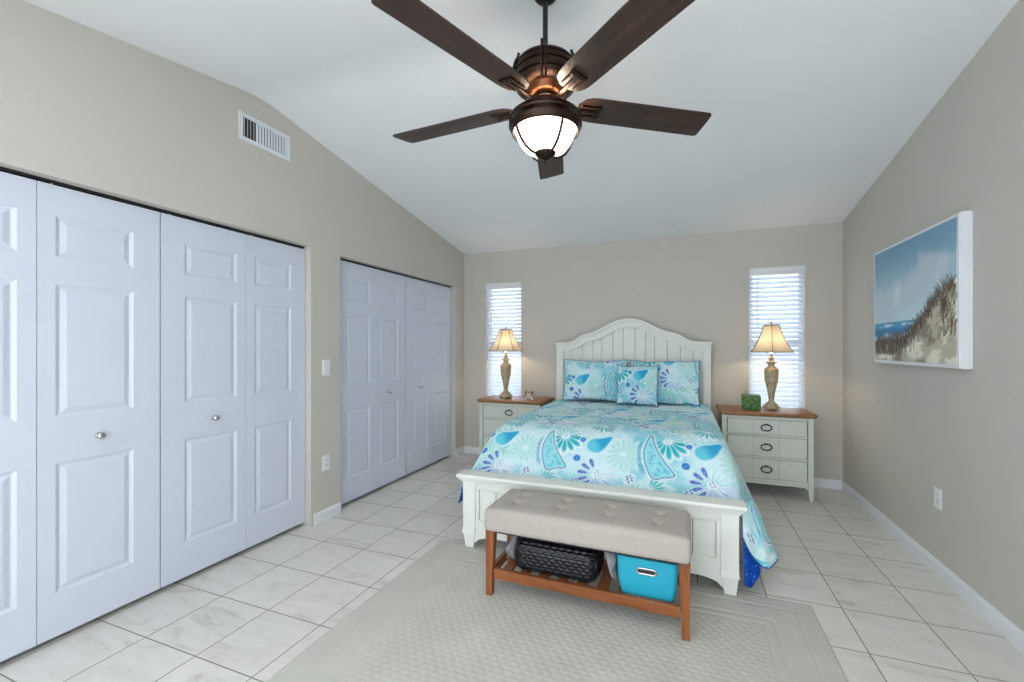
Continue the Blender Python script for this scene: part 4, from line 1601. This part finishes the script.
# ------------------------------------------------------------------ table lamps
def table_lamp():
    t = thing('table_lamp', 'lit cream lamp on the right nightstand beside the green box', 'lamp', (0, 0, 0), 0, 'cream table lamps')
    # octagonal foot with little feet
    mb = MB()
    mb.lathe([(0.068, 0.010), (0.074, 0.014), (0.074, 0.026), (0.066, 0.034), (0.060, 0.044), (0.044, 0.058), (0.030, 0.070), (0.024, 0.080)], 8, rot0=PI / 8)
    for k in range(4):
        a = PI / 4 + k * PI / 2
        mb.lathe([(0.012, 0.0), (0.018, 0.004), (0.018, 0.012), (0.012, 0.016)], 12, (0.056 * math.cos(a), 0.056 * math.sin(a)))
    mb.build('foot', M['lampbody'], t, 25)
    mb = MB()
    mb.lathe([(0.021, 0.079), (0.0225, 0.09), (0.026, 0.115), (0.033, 0.16), (0.041, 0.20), (0.049, 0.238), (0.055, 0.248), (0.057, 0.262), (0.060, 0.31), (0.062, 0.350), (0.064, 0.356), (0.062, 0.362), (0.052, 0.372), (0.040, 0.384), (0.030, 0.394), (0.026, 0.402)], 8, rot0=PI / 8)
    mb.build('body', M['lampbody'], t, 20)
    MB().lathe([(0.024, 0.400), (0.028, 0.406), (0.030, 0.416), (0.044, 0.422), (0.047, 0.428), (0.044, 0.433), (0.020, 0.438), (0.016, 0.448), (0.023, 0.456), (0.024, 0.464), (0.014, 0.472), (0.010, 0.486), (0.010, 0.506)], 24).build('neck', M['lampbody'], t, 30)
    # harp and bulb
    MB().tube([(0, -0.03, 0.50), (0, -0.045, 0.56), (0, -0.044, 0.66), (0, -0.025, 0.73), (0, 0, 0.752), (0, 0.025, 0.73), (0, 0.044, 0.66), (0, 0.045, 0.56), (0, 0.03, 0.50)], 0.002, 6).build('harp', M['iron'], t, 60)
    MB().lathe([(0.012, 0.508), (0.013, 0.53), (0.022, 0.55), (0.029, 0.575), (0.024, 0.60), (0.010, 0.612)], 16).build('bulb', M['bulb'], t, 60)
    # bell shade, eight panels with braid
    n = 6
    prof = []
    z0, z1 = 0.520, 0.758
    r0, r1 = 0.181, 0.070
    for i in range(15):
        q = i / 14
        r = r1 + (r0 - r1) * ((1 - q) ** 1.8 * 0.68 + (1 - q) * 0.32)
        prof.append((r, z0 + (z1 - z0) * q))
    mb = MB()
    SEG = 8 * n
    rings = []
    for r, z in prof:
        ring = []
        for k in range(SEG):
            a = 2 * PI * k / SEG
            m = ((k / 8) % 1.0) - 0.5
            rr = r * (math.cos(PI / n) / math.cos(m * 2 * PI / n)) * 1.03
            ring.append(mb.bm.verts.new((rr * math.cos(a), rr * math.sin(a), z)))
        rings.append(ring)
    for a, b in zip(rings, rings[1:]):
        for i in range(SEG):
            mb.bm.faces.new((a[i], a[(i + 1) % SEG], b[(i + 1) % SEG], b[i]))
    sh = mb.build('shade', M['shade'], t, 35)
    mb = MB()
    for k in range(n):
        a = 2 * PI * k / n
        mb.tube([(r * 1.035 * math.cos(a), r * 1.035 * math.sin(a), z) for r, z in prof], 0.0026, 6)
    for r, z in (prof[0], prof[-1]):
        mb.tube([(r * 1.032 * math.cos(2 * PI * k / n), r * 1.032 * math.sin(2 * PI * k / n), z) for k in range(n)], 0.0036, 6, True)
    mb.build('braid', M['shade_trim'], sh, 60)
    mb = MB()
    for k in range(3):
        a = k * 2 * PI / 3
        mb.tube([(0.004 * math.cos(a), 0.004 * math.sin(a), 0.756), (0.072 * math.cos(a), 0.072 * math.sin(a), 0.757)], 0.0015, 6)
    mb.build('spider', M['iron'], sh)
    MB().lathe([(0.004, 0.752), (0.007, 0.760), (0.005, 0.766), (0.011, 0.774), (0.012, 0.782), (0.006, 0.790), (0.001, 0.792)], 16).build('finial', M['lampbody'], t, 50)
    return t


LZ = 0.7355
TLR = table_lamp()
TLR.location = (0.742, 4.335, LZ)
TLR.rotation_euler = (0, 0, math.atan2(-4.335, -0.742) + math.radians(3))
TLL = copy_tree(TLR)
TLL.location = (-1.858, 4.345, LZ)
TLL.rotation_euler = (0, 0, math.atan2(-4.345, 1.858) + math.radians(28))
TLL['label'] = 'lit cream lamp on the left nightstand beside the glass candle'
for L in (TLR, TLL):
    light('lamp_bulb_light', 'POINT', (L.location.x, L.location.y, LZ + 0.590), 11, (1.0, 0.80, 0.56), radius=0.03)


# small things on the nightstands
def green_box():
    t = thing('decorative_box', 'small green leaf patterned box beside the right lamp', 'box', (0.574, 4.29, LZ), math.radians(-4))
    V, F = rounded_box(0.150, 0.110, 0.128, 0.008, 0.012)
    np_mesh('box_body', V + np.array([0, 0, 0.064]), F, M['leafbox'], t, 60)
    MB().box(-0.068, 0.068, -0.049, 0.049, 0.1265, 0.133, 0.003).build('lid', M['leafbox'], t)


green_box()


def candle():
    t = thing('candle_jar', 'small clear glass candle jar beside the left lamp', 'candle', (-1.575, 4.33, LZ))
    # squat square glass cube with thick walls
    mb = MB()
    o, i, h = 0.046, 0.037, 0.082
    mb.ring([(o, 0.0), (o + 0.001, 0.004), (o + 0.001, h - 0.003), (o - 0.003, h), (i + 0.002, h), (i, h - 0.004), (i, 0.012), (0.001, 0.010), (0.001, 0.0)], 32)
    mb.build('jar', M['glass'], t, 40)
    wx = MB().lathe([(0.001, 0.0125), (i - 0.0015, 0.0125), (i - 0.0015, 0.050), (0.001, 0.051)], 24).build('wax', M['wax'], t, 40)
    MB().tube([(0, 0, 0.050), (0.001, 0, 0.060)], 0.0012, 6).build('wick', M['slot'], wx)
    MB().ring([(o + 0.0012, 0.050), (o + 0.003, 0.052), (o + 0.003, 0.060), (o + 0.0012, 0.062)], 32).build('band', M['chrome'], t, 40)


candle()


# ------------------------------------------------------------------ bench and what is on its shelf
def bench():
    bx, by = -0.468, 2.145
    t = thing('storage_bench', 'tufted linen bench with wooden legs at the foot of the bed', 'bench', (bx, by, 0.0094), math.radians(-0.6))
    W, Dp, T = 1.004, 0.36, 0.118
    V, F = rounded_box(W, Dp, T, 0.026, 0.0085)
    zc = 0.338 + T / 2
    top = sst(T / 2 - 0.03, T / 2, V[:, 2])
    crown = (1 - (2 * V[:, 0] / W) ** 4) * (1 - (2 * V[:, 1] / Dp) ** 4)
    V[:, 2] += top * 0.014 * np.clip(crown, 0, 1)
    tufts = []
    for i in range(4):
        for j in range(2):
            tufts.append(((-0.36 + 0.24 * i) * 1.0, -0.045 + 0.115 * j))
    for tx, ty in tufts:
        r = np.hypot(V[:, 0] - tx, V[:, 1] - ty)
        V[:, 2] -= top * (0.020 * np.exp(-(r / 0.018) ** 2) + 0.009 * np.exp(-(r / 0.055) ** 2))
        # short diagonal pulls
        dx, dy = V[:, 0] - tx, V[:, 1] - ty
        for sgn in (1, -1):
            along = (dx + sgn * dy) / 1.414
            across = (dx - sgn * dy) / 1.414
            V[:, 2] -= top * 0.006 * np.exp(-(across / 0.008) ** 2) * np.exp(-(along / 0.045) ** 2)
    cu = np_mesh('cushion', V + np.array([0, 0, zc]), F, M['linen'], t)
    for tx, ty in tufts:
        MB().lathe([(0.001, -0.003), (0.009, -0.003), (0.008, 0.002), (0.001, 0.004)], 14, (0, 0)).build('button', M['linen'], cu, 60).location = (tx, ty, zc + T / 2 - 0.010)
    # four tapered legs
    for sx in (-1, 1):
        for sy in (-1, 1):
            xt = sx * (W / 2 - 0.028)
            xb_ = sx * (W / 2 - 0.022)
            yt = sy * (Dp / 2 - 0.045)
            yb_ = sy * (Dp / 2 - 0.040)
            mb = MB()
            mb.frustum((xb_ - 0.016, xb_ + 0.016, yb_ - 0.016, yb_ + 0.016), (xt - 0.024, xt + 0.024, yt - 0.022, yt + 0.022), 0.0, 0.339, 0.002)
            mb.build('leg', M['bench'], t)
    # shelf: front and back rails, side rails, slats
    for sy in (-1, 1):
        y = sy * (Dp / 2 - 0.043)
        MB().box(-W / 2 + 0.046, W / 2 - 0.046, y - 0.011, y + 0.011, 0.088, 0.138, 0.002).build('long_rail', M['benchx'], t)
    for sx in (-1, 1):
        x = sx * (W / 2 - 0.026)
        MB().box(x - 0.011, x + 0.011, -Dp / 2 + 0.062, Dp / 2 - 0.062, 0.088, 0.138, 0.002).build('side_rail', M['bench'], t)
    for i in range(9):
        x = -0.40 + 0.10 * i
        MB().box(x - 0.026, x + 0.026, -Dp / 2 + 0.053, Dp / 2 - 0.053, 0.112, 0.124, 0.002).build('shelf_slat', M['benchx'], t)
    MB().box(-W / 2 + 0.05, W / 2 - 0.05, -Dp / 2 + 0.05, Dp / 2 - 0.05, 0.318, 0.3385).build('seat_board', M['slot'], t)


bench()
SHZ = 0.0094 + 0.1245


def basket():
    t = thing('woven_basket', 'black woven basket on the bench shelf', 'basket', (-0.612, 2.145, SHZ), math.radians(-1))
    W, Dp, H = 0.435, 0.235, 0.160
    V, F = rounded_box(W, Dp, H, 0.052, 0.0052)
    inner = np.clip(V, [-W / 2 + 0.052, -Dp / 2 + 0.052, -H / 2 + 0.052], [W / 2 - 0.052, Dp / 2 - 0.052, H / 2 - 0.052])
    N = V - inner
    N /= np.linalg.norm(N, axis=1, keepdims=True) + 1e-9
    # girth coordinate round the section
    ang = np.arctan2(V[:, 2] / H, V[:, 1] / Dp)
    g = ang / (2 * PI) * 32
    l = V[:, 0] / 0.039
    row = np.floor(g)
    ph = l + 0.5 * (row % 2)
    bump = np.abs(np.sin((g - row) * PI)) ** 0.6 * (0.35 + 0.65 * np.abs(np.sin(ph * PI)) ** 0.7)
    V = V + N * (0.0075 * (bump - 0.6))[:, None]
    np_mesh('woven_body', V + np.array([0, 0, H / 2 + 0.004]), F, M['wicker'], t)
    for x in (-W / 2 + 0.006, W / 2 - 0.006):
        mb = MB()
        pts = [(x, 0.088 * math.cos(q), H / 2 + 0.004 + 0.058 * math.sin(q)) for q in np.linspace(0, 2 * PI, 32, endpoint=False)]
        mb.tube(pts, 0.008, 8, True)
        mb.build('end_rim', M['wicker'], t, 60)


basket()


def blanket():
    t = thing('folded_blanket', 'grey throw tucked behind and over the black basket', 'blanket', (-0.60, 2.145, SHZ))
    # a long soft roll lying on the basket with loose ends hanging down at both sides
    n = 90
    s_ = np.linspace(-1, 1, n)
    sec = 28
    P = np.zeros((n, sec, 3))
    for i, q in enumerate(s_):
        x = 0.285 * q
        e = abs(q)
        dropk = float(sst(0.80, 0.98, np.array(e)))
        zc = 0.178 - 0.098 * dropk
        hh = 0.0105 + 0.066 * dropk - 0.03 * float(sst(0.96, 1.0, np.array(e)))
        hy = 0.075 + 0.012 * math.sin(q * 9)
        for j in range(sec):
            a = 2 * PI * j / sec
            c, sn = math.cos(a), math.sin(a)
            k = 1 + 0.05 * math.sin(a * 5 + q * 14)
            P[i, j] = (x + 0.012 * dropk * math.sin(a * 3 + 1), hy * k * math.copysign(abs(c) ** 0.8, c) + 0.02, zc + hh * k * math.copysign(abs(sn) ** 0.8, sn))
    V = P.reshape(-1, 3)
    idx = np.arange(n * sec).reshape(n, sec)
    F = np.stack([idx[:-1], np.roll(idx, -1, 1)[:-1], np.roll(idx, -1, 1)[1:], idx[1:]], -1).reshape(-1, 4)
    mb = MB()
    vs = [mb.bm.verts.new(p) for p in V]
    for f in F:
        mb.bm.faces.new([vs[k] for k in f])
    mb.bm.faces.new([vs[k] for k in idx[0]])
    mb.bm.faces.new([vs[k] for k in idx[-1]])
    mb.build('throw_body', M['grey'], t, 180)
    for sx in (-1, 1):
        mb = MB()
        for k in range(7):
            y = -0.04 + 0.02 * k
            mb.tube([(sx * 0.284, y, 0.06), (sx * 0.290, y - 0.003, 0.035), (sx * 0.287, y + 0.002, 0.012)], [0.004, 0.003, 0.002], 6)
        mb.build('fringe', M['grey'], t, 60)


blanket()


def bin_():
    t = thing('storage_bin', 'turquoise fabric bin with an oval metal grip on the bench shelf', 'bin', (-0.158, 2.142, SHZ), math.radians(-1))
    H = 0.182
    b0, b1 = (0.120, 0.102), (0.137, 0.115)     # half sizes bottom/top
    n = 16
    def ringpts(hx, hy, z, r=0.022, bul=0.0):
        pts = []
        for cx, cy, a0 in ((hx - r, hy - r, 0), (-hx + r, hy - r, PI / 2), (-hx + r, -hy + r, PI), (hx - r, -hy + r, 1.5 * PI)):
            for k in range(6):
                a = a0 + PI / 2 * k / 5
                pts.append((cx + r * math.cos(a), cy + r * math.sin(a), z))
        return pts
    mb = MB()
    rings = []
    seq = []
    for i in range(n + 1):
        q = i / n
        bul = 0.006 * math.sin(q * PI)
        seq.append((b0[0] + (b1[0] - b0[0]) * q + bul, b0[1] + (b1[1] - b0[1]) * q + bul, 0.001 + (H - 0.001) * q))
    seq.append((b1[0] - 0.005, b1[1] - 0.005, H))
    for i in range(n, -1, -1):
        q = i / n
        seq.append((b0[0] + (b1[0] - b0[0]) * q - 0.005, b0[1] + (b1[1] - b0[1]) * q - 0.005, 0.006 + (H - 0.010) * q))
    for hx, hy, z in seq:
        rings.append([mb.bm.verts.new(p) for p in ringpts(hx, hy, z)])
    m = len(rings[0])
    for a, b in zip(rings, rings[1:]):
        for i in range(m):
            mb.bm.faces.new((a[i], a[(i + 1) % m], b[(i + 1) % m], b[i]))
    mb.bm.faces.new(rings[0][::-1])
    mb.bm.faces.new(rings[-1])
    body = mb.build('bin_body', M['teal'], t, 45)
    # stitched hem
    mb = MB()
    mb.tube([(p[0], p[1], p[2]) for p in ringpts(b1[0] + 0.0005, b1[1] + 0.0005, H - 0.004)], 0.004, 6, True)
    mb.build('hem', M['teal'], body, 60)
    # oval metal grommet handle on the front
    yF = -(b0[1] + (b1[1] - b0[1]) * 0.72 + 0.0055)
    zc = H * 0.70
    hl, hr = 0.030, 0.0125
    path = []
    for k in range(12):
        a = -PI / 2 + PI * k / 11
        path.append((hl + hr * math.cos(a), yF, zc + hr * math.sin(a)))
    for k in range(12):
        a = PI / 2 + PI * k / 11
        path.append((-hl + hr * math.cos(a), yF, zc + hr * math.sin(a)))
    hd = MB().tube(path, 0.0055, 8, True).build('grip_rim', M['chrome'], t, 60)
    hd['label'] = 'oval metal grip'
    mb = MB()
    mb.prism([(p[0], p[2]) for p in path], 'Y', yF - 0.0012, yF + 0.004)
    mb.build('grip_opening', M['slot'], hd)


bin_()


# ------------------------------------------------------------------ rug
def rug():
    x0, x1, y0, y1 = -1.515, 0.598, -0.25, 2.478
    nx, ny = 430, 560
    # finer only where it is seen
    xs = np.linspace(x0, x1, nx)
    ysr = np.concatenate([np.linspace(y0, 0.9, 60, endpoint=False), np.linspace(0.9, y1, ny)])
    X, Y = np.meshgrid(xs, ysr, indexing='ij')
    d = np.minimum(np.minimum(X - x0, x1 - X), np.minimum(y1 - Y, Y - y0))
    Z = np.full_like(X, 0.0078)
    for g in (0.085, 0.20, 0.245):
        Z -= 0.0022 * np.exp(-((d - g) / 0.006) ** 2)
    field = sst(0.25, 0.26, d)
    row = np.floor(Y / 0.027)
    fy = Y / 0.027 - row
    ph = X / 0.046 + 0.5 * (row % 2)
    fx = ph - np.floor(ph)
    cell = np.sin(np.clip(fy, 0, 1) * PI) ** 0.7 * np.clip(np.sin(np.clip(fx / 0.8, 0, 1) * PI), 0, 1) ** 0.5
    Z += field * 0.0017 * (cell - 0.6)
    Z += (fbm(X * 14, Y * 14) - 0.5) * 0.0008
    Z = np.where(d < 0.004, 0.006, Z)
    n1, n2 = len(xs), len(ysr)
    P = np.stack([X, Y, Z], -1)
    V = P.reshape(-1, 3)
    o = n1 * n2
    B = V.copy()
    B[:, 2] = 0.0005
    V = np.concatenate([V, B])
    def rim(idx):
        return np.stack([idx[:-1], idx[1:], idx[1:] + o, idx[:-1] + o], 1)
    F = np.concatenate([grid_faces(n1, n2, 0, True), rim(np.arange(n2)), rim(np.arange(n2) + (n1 - 1) * n2)[:, ::-1], rim(np.arange(n1) * n2)[:, ::-1], rim(np.arange(n1) * n2 + n2 - 1)])
    r = np_mesh('area_rug', V, F, M['rug'], None)
    mark(r, 'large beige woven rug under the bench', 'rug')


rug()
